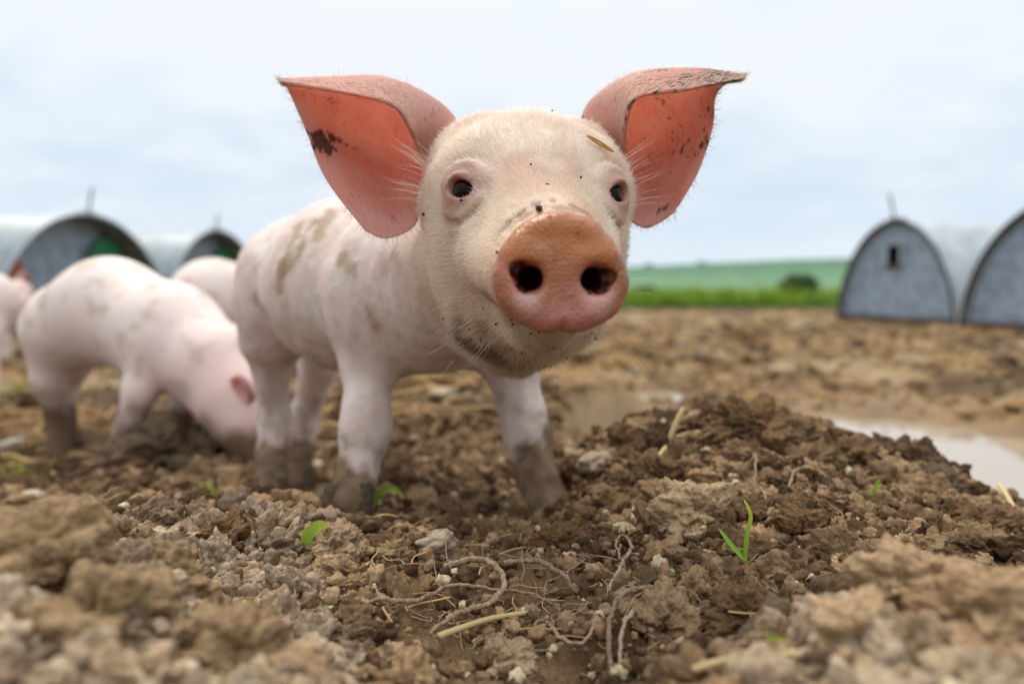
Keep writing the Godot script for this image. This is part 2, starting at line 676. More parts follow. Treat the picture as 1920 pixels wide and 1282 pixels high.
func roof_sheet(w: float, h: float, x0: float, x1: float, lift: float) -> ArrayMesh:
	var pr := arch(w, h, 40)
	var v := PackedVector3Array()
	var i := PackedInt32Array()
	var nx := int((x1 - x0) / 0.019)
	for side in 2:
		for k in nx + 1:
			var x := lerpf(x0, x1, float(k) / nx)
			var wave := 0.011 * sin(x / 0.076 * TAU) + lift - side * 0.004
			for j in pr.size():
				var o := Vector2(pr[j].x / (w / 2), pr[j].y / h).normalized()
				v.append(Vector3(x, maxf(pr[j].y + o.y * wave, 0.0), pr[j].x + o.x * wave))
	var m := pr.size()
	var half := (nx + 1) * m
	for k in nx:
		for j in m - 1:
			var p := k * m + j
			i.append_array([p, p + m + 1, p + m, p, p + 1, p + m + 1])
			p += half
			i.append_array([p, p + m, p + m + 1, p, p + m + 1, p + 1])
	for k in [0, nx]:
		for j in m - 1:
			var p: int = k * m + j
			i.append_array([p, p + half, p + half + 1, p, p + half + 1, p + 1])
	return array_mesh(v, smooth_normals(v, i), PackedColorArray(), i)


func rim(w: float, h: float, x: float, r: float) -> ArrayMesh:
	var pts := []
	for p in arch(w, h, 30):
		pts.append(Vector3(x, p.y, p.x))
	return tube(pts, r, r, 6, Color(0.2, 0.2, 0.2))


func hut(where: Vector3, into: Vector2, w: float, h: float, length: float, label: String, open: bool, lever: Vector2):
	var root := base("pig_hut", where)
	root.basis = Basis(Vector3(into.x, 0, into.y).normalized(), Vector3.UP, Vector3(into.x, 0, into.y).normalized().cross(Vector3.UP))
	tag(root, label, "pig hut", "tin pig huts in rows")
	for k in 3:
		put("roof_sheet", roof_sheet(w, h, length * k / 3.0 - 0.04, length * (k + 1) / 3.0 + 0.04, 0.02 + 0.004 * (k % 2)), M.zinc_old if open else M.zinc, root)
	put("rim", rim(w + 0.05, h + 0.03, -0.05, 0.018), M.dark if not open else M.zinc, root)
	var inner := arch(w - 0.01, h - 0.005)
	var back := plate(inner, length - 0.06, length - 0.04)
	put("back_wall", back, M.zinc_wall, root)
	if not open:
		# front sheet in two halves around a small window
		var wx := -0.02
		var wy := h * 0.69
		var hole := PackedVector2Array([Vector2(wx - 0.10, wy - 0.11), Vector2(wx + 0.10, wy - 0.11), Vector2(wx + 0.10, wy + 0.11), Vector2(wx - 0.10, wy + 0.11)])
		for s in [-1.0, 1.0]:
			var cut := PackedVector2Array([Vector2(wx, -1), Vector2(wx + 3 * s, -1), Vector2(wx + 3 * s, 3), Vector2(wx, 3)])
			for p in Geometry2D.intersect_polygons(inner, cut):
				for q in Geometry2D.clip_polygons(p, hole):
					put("front_sheet", plate(q, 0.0, 0.015), M.zinc_wall, root)
		var win := put("window", box(Vector3(0.02, 0.035, 0.27), Vector3(-0.011, wy - 0.128, wx)), M.wood, root)
		put("frame", box(Vector3(0.02, 0.03, 0.27), Vector3(-0.011, wy + 0.126, wx)), M.zinc, win)
		put("frame", box(Vector3(0.02, 0.22, 0.03), Vector3(-0.011, wy - 0.001, wx - 0.115)), M.zinc, win)
		put("frame", box(Vector3(0.02, 0.22, 0.03), Vector3(-0.011, wy - 0.001, wx + 0.115)), M.zinc, win)
		put("sill_board", box(Vector3(0.05, 0.09, w * 0.98), Vector3(-0.03, 0.045, 0)), M.wood, root)
	else:
		var set_in := 0.22
		var cut := PackedVector2Array([Vector2(-3, -1), Vector2(w * 0.19, -1), Vector2(w * 0.19, 3), Vector2(-3, 3)])
		for p in Geometry2D.intersect_polygons(inner, cut):
			put("front_sheet", plate(p, set_in, set_in + 0.015), M.zinc_wall, root)
		var shape := PackedVector2Array()
		for k in 17:
			var a := PI * k / 16.0
			shape.append(Vector2(w * 0.19 - cos(a) * w * 0.11, h * 0.55 + sin(a) * h * 0.29))
		shape.append(Vector2(w * 0.30, 0.06))
		shape.append(Vector2(w * 0.08, 0.06))
		shape.reverse()
		put("door_board", plate(shape, set_in - 0.08, set_in - 0.06), M.green, root)
		put("rust_patch", plate(PackedVector2Array([Vector2(-w * 0.40, h * 0.34), Vector2(-w * 0.34, h * 0.56), Vector2(-w * 0.27, h * 0.6), Vector2(-w * 0.22, h * 0.34)]), set_in - 0.008, set_in - 0.002), M.rust, root)
	var lv := put("lever", tube([Vector3(0.0, h - 0.02, 0), Vector3(0.0, h + 0.10, lever.x * 0.35), Vector3(0.02, h + lever.y * 0.8, lever.x * 0.8), Vector3(0.02, h + lever.y, lever.x)], 0.014, 0.014, 6, Color(0.3, 0.3, 0.3)), M.iron, root)
	put("bracket", box(Vector3(0.12, 0.05, 0.14), Vector3(0.0, h + 0.03, 0)), M.wood, lv)


func build_huts():
	hut(Vector3(4.22, -0.01, -8.25), Vector2(0.975, -0.22), 1.72, 1.105, 2.6, "grey tin pig hut with a small dark window, beside the green field", false, Vector2(-0.16, 0.34))
	hut(Vector3(4.55, -0.01, -6.15), Vector2(0.975, -0.22), 1.95, 1.12, 2.6, "nearest grey tin pig hut, cut off by the right edge of the photo", false, Vector2(-0.16, 0.34))
	hut(Vector3(-4.58, -0.01, -8.1), Vector2(-0.985, -0.17), 2.5, 1.16, 2.6, "open fronted tin pig hut with a green door, behind the rooting piglet", true, Vector2(0.14, 0.33))
	hut(Vector3(-4.02, -0.01, -10.2), Vector2(-0.985, -0.17), 2.3, 1.15, 2.6, "farther open tin pig hut with a rusty panel, behind the standing piglet's rump", true, Vector2(0.10, 0.25))


# ---------------------------------------------------------------- tubes
func tube(pts: Array, r0: float, r1: float, sides: int, col: Color, col2 = null) -> ArrayMesh:
	var v := PackedVector3Array()
	var c := PackedColorArray()
	var i := PackedInt32Array()
	var m := pts.size()
	var up := Vector3(0.3, 0.9, 0.2).normalized()
	for k in m:
		var a: Vector3 = pts[maxi(k - 1, 0)]
		var b: Vector3 = pts[mini(k + 1, m - 1)]
		var d := (b - a).normalized()
		var s := d.cross(up)
		if s.length() < 0.01: s = d.cross(Vector3.RIGHT)
		s = s.normalized()
		up = s.cross(d).normalized()
		var t := float(k) / (m - 1)
		for j in sides:
			var an := TAU * j / sides
			v.append(pts[k] + (s * cos(an) + up * sin(an)) * lerpf(r0, r1, t))
			c.append(col if col2 == null else col.lerp(col2, t))
	for k in m - 1:
		for j in sides:
			var p := k * sides + j
			var q := k * sides + (j + 1) % sides
			i.append_array([p, q, q + sides, p, q + sides, p + sides])
	for e in [0, m - 1]:
		var f := v.size()
		v.append(pts[e])
		c.append(col if col2 == null or e == 0 else col2)
		for j in sides:
			var p: int = e * sides + j
			var q: int = e * sides + (j + 1) % sides
			if e == 0: i.append_array([f, q, p])
			else: i.append_array([f, p, q])
	return array_mesh(v, smooth_normals(v, i), c, i)


func spline(pts: Array, steps: int) -> Array:
	var out := []
	var m := pts.size()
	for k in m - 1:
		var a: Vector3 = pts[maxi(k - 1, 0)]
		var b: Vector3 = pts[k]
		var c: Vector3 = pts[k + 1]
		var d: Vector3 = pts[mini(k + 2, m - 1)]
		for s in steps:
			out.append(b.cubic_interpolate(c, a, d, float(s) / steps))
	out.append(pts[m - 1])
	return out


# ---------------------------------------------------------------- bodies: a distance field meshed with surface nets
class Field:
	var kind := PackedInt32Array()       # 0 tapered capsule, 1 ellipsoid
	var cut := PackedInt32Array()
	var a := PackedVector3Array()
	var ab := PackedVector3Array()
	var inv := PackedFloat32Array()
	var r0 := PackedFloat32Array()
	var r1 := PackedFloat32Array()
	var k := PackedFloat32Array()
	var axes: Array[Basis] = []
	var radii := PackedVector3Array()
	var cell := 0.003
	var origin := Vector3.ZERO
	var blocks := []
	var cells := {}
	var verts := PackedVector3Array()
	var index := PackedInt32Array()
	var keep_side := 0                   # +1 or -1: only cells on that side of the seam plane
	var seam := Plane(Vector3.UP, 0.0)

	func capsule(p: Vector3, q: Vector3, rp: float, rq: float, blend: float, is_cut := 0):
		kind.append(0); cut.append(is_cut); a.append(p); ab.append(q - p)
		inv.append(1.0 / maxf((q - p).length_squared(), 1e-12)); r0.append(rp); r1.append(rq - rp); k.append(blend)
		axes.append(Basis()); radii.append(Vector3.ONE)

	func ellipsoid(c: Vector3, basis: Basis, r: Vector3, blend: float, is_cut := 0):
		kind.append(1); cut.append(is_cut); a.append(c); ab.append(Vector3.ZERO)
		inv.append(1.0); r0.append(minf(r.x, minf(r.y, r.z))); r1.append(0.0); k.append(blend)
		axes.append(basis.transposed()); radii.append(r)

	func one(n: int, p: Vector3) -> float:
		var d := p - a[n]
		if kind[n] == 0:
			var t := clampf(d.dot(ab[n]) * inv[n], 0.0, 1.0)
			return (d - ab[n] * t).length() - r0[n] - r1[n] * t
		d = axes[n] * d
		var r := radii[n]
		var e := d / r
		var k0 := e.length()
		if k0 < 0.05: return -r0[n]
		return k0 * (k0 - 1.0) / (e / r).length()

	func value(p: Vector3, live: PackedInt32Array) -> float:
		var best := 1e3
		for n in live:
			var d: float
			var q := p - a[n]
			if kind[n] == 0:
				var t := clampf(q.dot(ab[n]) * inv[n], 0.0, 1.0)
				d = (q - ab[n] * t).length() - r0[n] - r1[n] * t
			else:
				q = axes[n] * q
				var r := radii[n]
				var e := q / r
				var k0 := e.length()
				d = -r0[n] if k0 < 0.05 else k0 * (k0 - 1.0) / (e / r).length()
			var kk := k[n]
			if cut[n]:
				d = -d
				var h := kk - absf(best - d)
				best = maxf(best, d)
				if h > 0.0: best += h * h * 0.25 / kk
			else:
				var h := kk - absf(best - d)
				best = minf(best, d)
				if h > 0.0: best -= h * h * 0.25 / kk
		return best

	func all() -> PackedInt32Array:
		return PackedInt32Array(range(kind.size()))

	func probe(p: Vector3) -> float:
		return value(p, all())

	func slope(p: Vector3) -> Vector3:
		var e := 0.0008
		var l := all()
		return Vector3(value(p + Vector3(e, 0, 0), l) - value(p - Vector3(e, 0, 0), l), value(p + Vector3(0, e, 0), l) - value(p - Vector3(0, e, 0), l), value(p + Vector3(0, 0, e), l) - value(p - Vector3(0, 0, e), l)).normalized()

	func split(lo: Vector3i, n: int, live: PackedInt32Array):
		var half := n * cell * 0.5
		var mid := origin + Vector3(lo) * cell + Vector3.ONE * half
		var R := half * 1.7321
		if keep_side != 0 and seam.distance_to(mid) * keep_side < -R:
			return
		var ds := PackedFloat32Array()
		var least := 1e3
		for m in live:
			var d := one(m, mid)
			ds.append(d)
			if not cut[m]: least = minf(least, d)
		if least > R * 1.15 + 0.04:
			return
		var near := PackedInt32Array()
		for m in live.size():
			var id := live[m]
			if cut[id]:
				if ds[m] < R * 1.2 + k[id]: near.append(id)
			elif ds[m] < least + 2.3 * R + k[id] + 0.002: near.append(id)
		var whole := value(mid, near)
		if absf(whole) > R * 1.5 + 0.001:
			return
		if n == 4:
			blocks.append([lo, near])
			return
		var h := n / 2
		for s in 8:
			split(lo + Vector3i(s & 1, (s >> 1) & 1, (s >> 2) & 1) * h, h, near)

	func mesh_it(lo: Vector3, hi: Vector3):
		origin = lo
		var n := 4
		while n * cell < maxf(hi.x - lo.x, maxf(hi.y - lo.y, hi.z - lo.z)): n *= 2
		split(Vector3i.ZERO, n, all())
		var vals := []
		for b in blocks:
			var l: Vector3i = b[0]
			var f := PackedFloat32Array()
			f.resize(125)
			var m := 0
			var live: PackedInt32Array = b[1]
			for z in 5:
				for y in 5:
					for x in 5:
						f[m] = value(origin + Vector3(l.x + x, l.y + y, l.z + z) * cell, live)
						m += 1
			vals.append(f)
			for z in 4:
				for y in 4:
					for x in 4:
						var o := x + 5 * y + 25 * z
						var inside := 0
						for q in [0, 1, 5, 6, 25, 26, 30, 31]:
							if f[o + q] < 0.0: inside += 1
						if inside == 0 or inside == 8: continue
						var sum := Vector3.ZERO
						var count := 0
						for e in EDGES:
							var fa := f[o + e[0]]
							var fb := f[o + e[1]]
							if (fa < 0.0) != (fb < 0.0):
								sum += (e[2] as Vector3).lerp(e[3], fa / (fa - fb))
								count += 1
						cells[(l.x + x) | ((l.y + y) << 12) | ((l.z + z) << 24)] = verts.size()
						verts.append(origin + (Vector3(l.x + x, l.y + y, l.z + z) + sum / count) * cell)
		for w in blocks.size():
			var l: Vector3i = blocks[w][0]
			var f: PackedFloat32Array = vals[w]
			for z in 4:
				for y in 4:
					for x in 4:
						var o := x + 5 * y + 25 * z
						var here := f[o] < 0.0
						var key := (l.x + x) | ((l.y + y) << 12) | ((l.z + z) << 24)
						if here != (f[o + 1] < 0.0): quad(key, 1 << 12, 1 << 24, here)
						if here != (f[o + 5] < 0.0): quad(key, 1 << 24, 1, here)
						if here != (f[o + 25] < 0.0): quad(key, 1, 1 << 12, here)

	func quad(key: int, u: int, v: int, here: bool):
		var p0: int = cells.get(key, -1)
		var p1: int = cells.get(key - u, -1)
		var p2: int = cells.get(key - u - v, -1)
		var p3: int = cells.get(key - v, -1)
		if p0 < 0 or p1 < 0 or p2 < 0 or p3 < 0: return
		if here: index.append_array([p0, p3, p2, p0, p2, p1])
		else: index.append_array([p0, p1, p2, p0, p2, p3])

	const EDGES := [[0, 1, Vector3(0, 0, 0), Vector3(1, 0, 0)], [5, 6, Vector3(0, 1, 0), Vector3(1, 1, 0)], [25, 26, Vector3(0, 0, 1), Vector3(1, 0, 1)], [30, 31, Vector3(0, 1, 1), Vector3(1, 1, 1)],
		[0, 5, Vector3(0, 0, 0), Vector3(0, 1, 0)], [1, 6, Vector3(1, 0, 0), Vector3(1, 1, 0)], [25, 30, Vector3(0, 0, 1), Vector3(0, 1, 1)], [26, 31, Vector3(1, 0, 1), Vector3(1, 1, 1)],
		[0, 25, Vector3(0, 0, 0), Vector3(0, 0, 1)], [1, 26, Vector3(1, 0, 0), Vector3(1, 0, 1)], [5, 30, Vector3(0, 1, 0), Vector3(0, 1, 1)], [6, 31, Vector3(1, 1, 0), Vector3(1, 1, 1)]]


# ---------------------------------------------------------------- the piglet
var head := Transform3D()            # right, up, forward; origin between the eyes at snout height
var head_back := Transform3D()
var nostrils := []
var folds := []
var bare: Field
var streaks := []
var eye_at := []
var eye_n := []
var hoof_y := []


func h3(x: float, y: float, z: float) -> Vector3:
	return head * Vector3(x, y, z)


func hero_field() -> Field:
	var f := Field.new()
	var hb := head.basis
	# trunk
	var chest := at(805, 536, 0.77)
	var mid := at(680, 531, 0.90)
	var rump := at(588, 530, 1.0)
	f.capsule(chest, mid, 0.086, 0.091, 0.04)
	f.capsule(mid, rump, 0.091, 0.089, 0.04)
	f.ellipsoid(at(668, 542, 0.89), Basis(Vector3.UP, -0.6), Vector3(0.095, 0.088, 0.11), 0.04)
	f.ellipsoid(at(712, 560, 0.77), Basis(Vector3.UP, -0.6), Vector3(0.040, 0.070, 0.060), 0.02)
	f.ellipsoid(at(520, 560, 0.965), Basis(Vector3.UP, -0.6), Vector3(0.050, 0.075, 0.055), 0.02)
	f.capsule(h3(0.0, 0.02, -0.09), chest, 0.056, 0.082, 0.03)
	# legs
	for leg in [
			[[705, 572, .785, .050], [690, 680, .757, .0255], [686, 775, .735, .0222], [684, 812, .730, .0228], [670, 885, .718, .0180], [657, 948, .705, .0225]],
			[[895, 590, .82, .046], [958, 685, .80, .0285], [980, 775, .79, .0230], [986, 812, .787, .0236], [1008, 890, .775, .0196], [1034, 976, .758, .0250]],
			[[552, 535, 1.0, .070], [506, 640, .985, .034], [512, 745, 1.035, .0200], [515, 780, 1.04, .0205], [508, 855, 1.02, .0180], [508, 928, 1.0, .0235]],
			[[640, 560, 1.06, .064], [600, 680, 1.09, .030], [574, 765, 1.13, .0195], [570, 790, 1.13, .0195], [563, 850, 1.12, .0175], [560, 905, 1.11, .0215]]]:
		for j in 5:
			var p: Array = leg[j]
			var q: Array = leg[j + 1]
			f.capsule(at(p[0], p[1], p[2]), at(q[0], q[1], q[2]), p[3], q[3], 0.030 if j == 0 else 0.012)
	# head
	f.ellipsoid(h3(0, 0.045, -0.070), hb, Vector3(0.069, 0.069, 0.075), 0.03)
	f.capsule(h3(-0.034, 0.092, -0.062), h3(0.034, 0.092, -0.062), 0.0215, 0.0215, 0.025)
	f.ellipsoid(h3(0, 0.058, -0.028), hb * Basis(Vector3.RIGHT, 0.35), Vector3(0.060, 0.046, 0.05), 0.03)
	f.capsule(h3(0, 0.034, -0.03), h3(0, 0.005, 0.070), 0.058, 0.0340, 0.03)
	for s in [-1.0, 1.0]:
		f.ellipsoid(h3(0.029 * s, 0.004, -0.050), hb, Vector3(0.037, 0.055, 0.052), 0.022)
		f.capsule(h3(0.042 * s, 0.080, -0.060), h3(0.057 * s, 0.055, -0.075), 0.026, 0.020, 0.02)
		f.capsule(h3(0.038 * s, 0.077, -0.012), h3(0.053 * s, 0.063, -0.028), 0.013, 0.013, 0.02)
		f.capsule(h3(0.030 * s, 0.010, 0.02), h3(0.023 * s, -0.003, 0.072), 0.020, 0.014, 0.015)
	f.capsule(h3(0, -0.013, -0.05), h3(0, -0.0290, 0.041), 0.041, 0.0190, 0.018)
	f.capsule(h3(0, -0.028, -0.06), h3(0, -0.040, -0.16), 0.036, 0.046, 0.025)
	# snout plate with its rolled rim
	f.ellipsoid(h3(0, -0.005, 0.097), hb * Basis(Vector3.RIGHT, -0.10), Vector3(0.0345, 0.0250, 0.0115), 0.006)
	f.ellipsoid(h3(0, 0.013, 0.095), hb, Vector3(0.0265, 0.0185, 0.012), 0.01)
	var rim_p := []
	for k in 21:
		var a := TAU * k / 20.0
		var top := maxf(sin(a), 0.0)
		rim_p.append(h3(0.0302 * cos(a) * (1.0 - 0.15 * top), -0.002 + 0.0236 * sin(a) + 0.0035 * top, 0.1015 - 0.002 * sin(a)))
	for k in 20:
		f.capsule(rim_p[k], rim_p[k + 1], 0.0046, 0.0046, 0.007)
	for s in [-1.0, 1.0]:
		f.ellipsoid(h3(0.0175 * s, -0.0155, 0.1035), hb, Vector3(0.011, 0.0065, 0.0065), 0.007)
		f.ellipsoid(h3(0.0165 * s, 0.0085, 0.1030), hb, Vector3(0.011, 0.006, 0.0065), 0.007)
	# folds of skin round the eyes
	for q in folds:
		f.capsule(q[0], q[1], q[2], q[2], 0.004, q[3])
	# eyelids
	for n in eye_at.size():
		var e: Vector3 = eye_at[n]
		var nn: Vector3 = eye_n[n]
		var side := nn.cross(hb.y).normalized()
		var up := side.cross(nn).normalized()
		f.ellipsoid(e - nn * 0.0024, Basis(side, up, nn), Vector3(0.0152, 0.0120, 0.0112), 0.014)
		var lid := []
		for j in 6:
			var t := j / 2.5 - 1.0
			lid.append(e + side * t * 0.0112 + up * (0.0072 - 0.0065 * t * t) + nn * (0.0092 - 0.0058 * t * t))
		for j in 5:
			f.capsule(lid[j], lid[j + 1], 0.0021, 0.0021, 0.003)
	# creases across the bridge of the snout, and where its plate is rolled
	for q in [[0.0865, 0.0345, 1.0], [0.0795, 0.0375, 0.8], [0.071, 0.0400, 0.7]]:
		var arc_p := []
		for k in 9:
			var a := lerpf(-1.15, 1.15, k / 8.0)
			arc_p.append(h3(0.0345 * sin(a), q[1] * cos(a) * 0.98 + 0.001 * sin(k * 2.3), q[0] + 0.0015 * sin(k * 1.7 + q[1] * 900.0)))
		for k in 8:
			f.capsule(arc_p[k], arc_p[k + 1], 0.0016 * q[2], 0.0014 * q[2], 0.0035, 1)
	# cuts
	for s in [-1.0, 1.0]:
		f.capsule(h3(0.0172 * s, -0.0035, 0.112), h3(0.0150 * s, -0.002, 0.078), 0.0068, 0.0062, 0.004, 1)
		f.capsule(h3(0.0180 * s, -0.0015, 0.110), h3(0.0268 * s, 0.0032 if s < 0.0 else -0.0015, 0.1015), 0.0062, 0.0042, 0.003, 1)
		f.capsule(h3(0.0190 * s, -0.003, 0.110), h3(0.0215 * s, -0.0095, 0.104), 0.0045, 0.0026, 0.003, 1)
		f.capsule(h3(0.0, -0.0345, 0.095), h3(0.028 * s, -0.0265, 0.074), 0.0050, 0.0042, 0.004, 1)
		f.capsule(h3(0.028 * s, -0.0265, 0.076), h3(0.049 * s, -0.013, 0.026), 0.0040, 0.0012, 0.005, 1)
	f.capsule(h3(0, -0.026, 0.112), h3(0, -0.034, 0.104), 0.002, 0.002, 0.005, 1)
	for n in eye_at.size():
		var e: Vector3 = eye_at[n]
		var nn: Vector3 = eye_n[n]
		var side := nn.cross(hb.y).normalized()
		var up := side.cross(nn).normalized()
		f.ellipsoid(e + nn * 0.010 - up * 0.0005, Basis(side, up, nn).rotated(nn, -0.18 if n == 0 else 0.18), Vector3(0.0116, 0.0060, 0.012), 0.002, 1)
	return f


func on_skin(px: float, py: float) -> Vector3:
	var p := at(px, py, 0.30)
	var dir := (p - cam_at).normalized()
	for k in 160:
		var d := bare.probe(p)
		if d < 0.0005: break
		p += dir * d * 0.8
	return p


func mud_mask(p: Vector3) -> float:
	# dried mud up the legs; its upper edge is uneven
	var n := n_mid.get_noise_3dv(p * 1.3) * 0.05 + n_mid.get_noise_3dv(p * 5.0) * 0.03 + n_fine.get_noise_3dv(p * 2.0) * 0.008
	var best := 0.0
	for q in hoof_y:
		var c: Vector3 = q[0]
		var d := Vector2(p.x - c.x, p.z - c.z).length()
		if d < 0.085:
			best = maxf(best, 0.35 * smoothstep(q[1] + 0.05, q[1], p.y - c.y + n * 1.5 + (p.x - c.x) * q[2]) + 0.65 * smoothstep(q[1] + 0.014, q[1] - 0.014, p.y - c.y + n + (p.x - c.x) * q[2]))
	return best


func hero_color(p: Vector3, n: Vector3) -> Color:
	var l := head_back * p
	var pink := Color(0.66, 0.46, 0.40)
	var cream := Color(0.79, 0.63, 0.485)
	var white := Color(0.77, 0.655, 0.585)
	var t1 := n_tint.get_noise_3dv(p * 6.0)
	var t2 := n_mid.get_noise_3dv(p * 4.0)
	var c := white.lerp(pink, clampf(0.18 + t1 * 0.8, 0, 1))
	var is_head := smoothstep(-0.19, -0.10, l.z + 0.02 * t2)
	if is_head > 0.0:
		var hcol := cream.lerp(Color(0.64, 0.42, 0.31), clampf(0.3 + t1 * 1.6 + 0.3 * t2, 0, 1))
		hcol = hcol.lerp(Color(0.60, 0.38, 0.27), smoothstep(0.02, 0.085, l.z) * smoothstep(0.06, 0.0, l.y) * 0.8)
		# dirt on the cheeks and jaw, with shading under jaw and mouth painted in
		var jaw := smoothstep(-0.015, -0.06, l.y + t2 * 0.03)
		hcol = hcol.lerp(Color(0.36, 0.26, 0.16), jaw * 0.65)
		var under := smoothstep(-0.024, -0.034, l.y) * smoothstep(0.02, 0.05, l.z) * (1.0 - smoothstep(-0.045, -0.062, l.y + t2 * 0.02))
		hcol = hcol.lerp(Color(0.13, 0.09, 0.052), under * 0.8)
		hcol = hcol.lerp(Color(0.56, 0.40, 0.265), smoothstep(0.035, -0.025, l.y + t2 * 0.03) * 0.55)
		var patch := Vector3(l.x + 0.055, l.y + 0.060, l.z + 0.03).length()
		hcol = hcol.lerp(Color(0.11, 0.08, 0.05), smoothstep(0.040, 0.012, patch + t2 * 0.03) * 0.9)
		patch = Vector3((absf(l.x) - 0.040) * 0.9, l.y + 0.026, l.z - 0.052).length()
		hcol = hcol.lerp(Color(0.12, 0.085, 0.05), smoothstep(0.026, 0.008, patch + t2 * 0.02) * 0.75)
		patch = Vector3(l.x + 0.034, (l.y + 0.060) * 0.9, l.z + 0.05).length()
		hcol = hcol.lerp(Color(0.14, 0.10, 0.06), smoothstep(0.055, 0.015, patch + t2 * 0.04) * 0.65)
		var wrinkle := Vector3(absf(l.x) - 0.020, l.y - 0.048, l.z - 0.05).length()
		hcol = hcol.lerp(Color(0.44, 0.29, 0.17), smoothstep(0.035, 0.01, wrinkle + t2 * 0.02) * 0.5)
		for k in eye_at.size():
			var d := p.distance_to(eye_at[k])
			hcol = hcol.lerp(Color(0.42, 0.23, 0.18), smoothstep(0.026, 0.012, d + t2 * 0.006) * 0.9)
			hcol = hcol.lerp(Color(0.13, 0.065, 0.05), smoothstep(0.0105, 0.0085, d) * 0.8)
			var tear: float = (p - eye_at[k] - head.basis * Vector3(-0.012 if k == 0 else 0.012, -0.022, 0.0)).length()
			hcol = hcol.lerp(Color(0.50, 0.29, 0.22), smoothstep(0.018, 0.006, tear + t2 * 0.008) * 0.6)
		# the bare snout plate: ochre above, pink below
		var e := Vector2(l.x / 0.040, l.y / 0.0345).length()
		var plate_m := smoothstep(0.085, 0.0915, l.z + t2 * 0.002 + (0.004 if l.y < -0.01 else 0.0)) * smoothstep(1.12, 1.0, e)
		var ochre := Color(0.375, 0.125, 0.026)
		var rose := Color(0.36, 0.135, 0.095)
		var sn := rose.lerp(ochre, smoothstep(-0.020, 0.014, l.y + t2 * 0.016))
		sn = sn.lerp(Color(0.40, 0.17, 0.085), smoothstep(0.012, -0.004, absf(l.y - 0.004)) * 0.5)
		sn = sn.lerp(Color(0.22, 0.085, 0.035), smoothstep(0.0, 0.4, t1 + 0.6 * t2) * 0.65)
		sn = sn.lerp(Color(0.14, 0.085, 0.045), smoothstep(0.30, 0.42, n_fine.get_noise_3dv(p * 2.4)) * 0.5)
		sn = sn.lerp(Color(0.60, 0.36, 0.31), smoothstep(0.012, 0.002, Vector2(absf(l.x) - 0.019, l.y + 0.0155).length()) * 0.6)  # pale highlights painted on the lobes below the nostrils
		sn = sn.lerp(Color(0.33, 0.13, 0.10), smoothstep(-0.020, -0.031, l.y) * 0.5)
		for s in nostrils:
			var d := Vector2(l.x - s.x, l.y - s.y).length()
			sn = sn.lerp(Color(0.30, 0.11, 0.075), smoothstep(0.0105, 0.0075, d) * 0.8)
			if l.z < 0.104:
				sn = sn.lerp(Color(0.06, 0.012, 0.01), smoothstep(0.0105, 0.0085, d))
		hcol = hcol.lerp(sn, plate_m)
		for s in nostrils:
			if l.z > 0.07 and Vector2(l.x - s.x * 0.92, l.y - s.y).length() < 0.0085 and l.z < 0.101:
				hcol = Color(0.06, 0.012, 0.01)
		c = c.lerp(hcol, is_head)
	if is_head < 1.0:
		# smears on the flank and back
		for q in streaks:
			var on := Geometry3D.get_closest_point_to_segment(p, q[0], q[1])
			var d := p.distance_to(on) + 0.008 * t2 + 0.006 * n_fine.get_noise_3dv(p)
			c = c.lerp(Color(0.36, 0.235, 0.12), smoothstep(q[2], q[2] * 0.3, d) * 0.75 * (1.0 - is_head))
		c = c.lerp(Color(0.42, 0.33, 0.25), smoothstep(0.1, 0.5, t2) * 0.35 * (1.0 - is_head))
	var mud := mud_mask(p)
	if mud > 0.0:
		c = c.lerp(Color(0.095, 0.056, 0.026).lerp(Color(0.25, 0.160, 0.082), clampf(0.5 + n_fine.get_noise_3dv(p), 0, 1)), mud * 0.95)
	return c


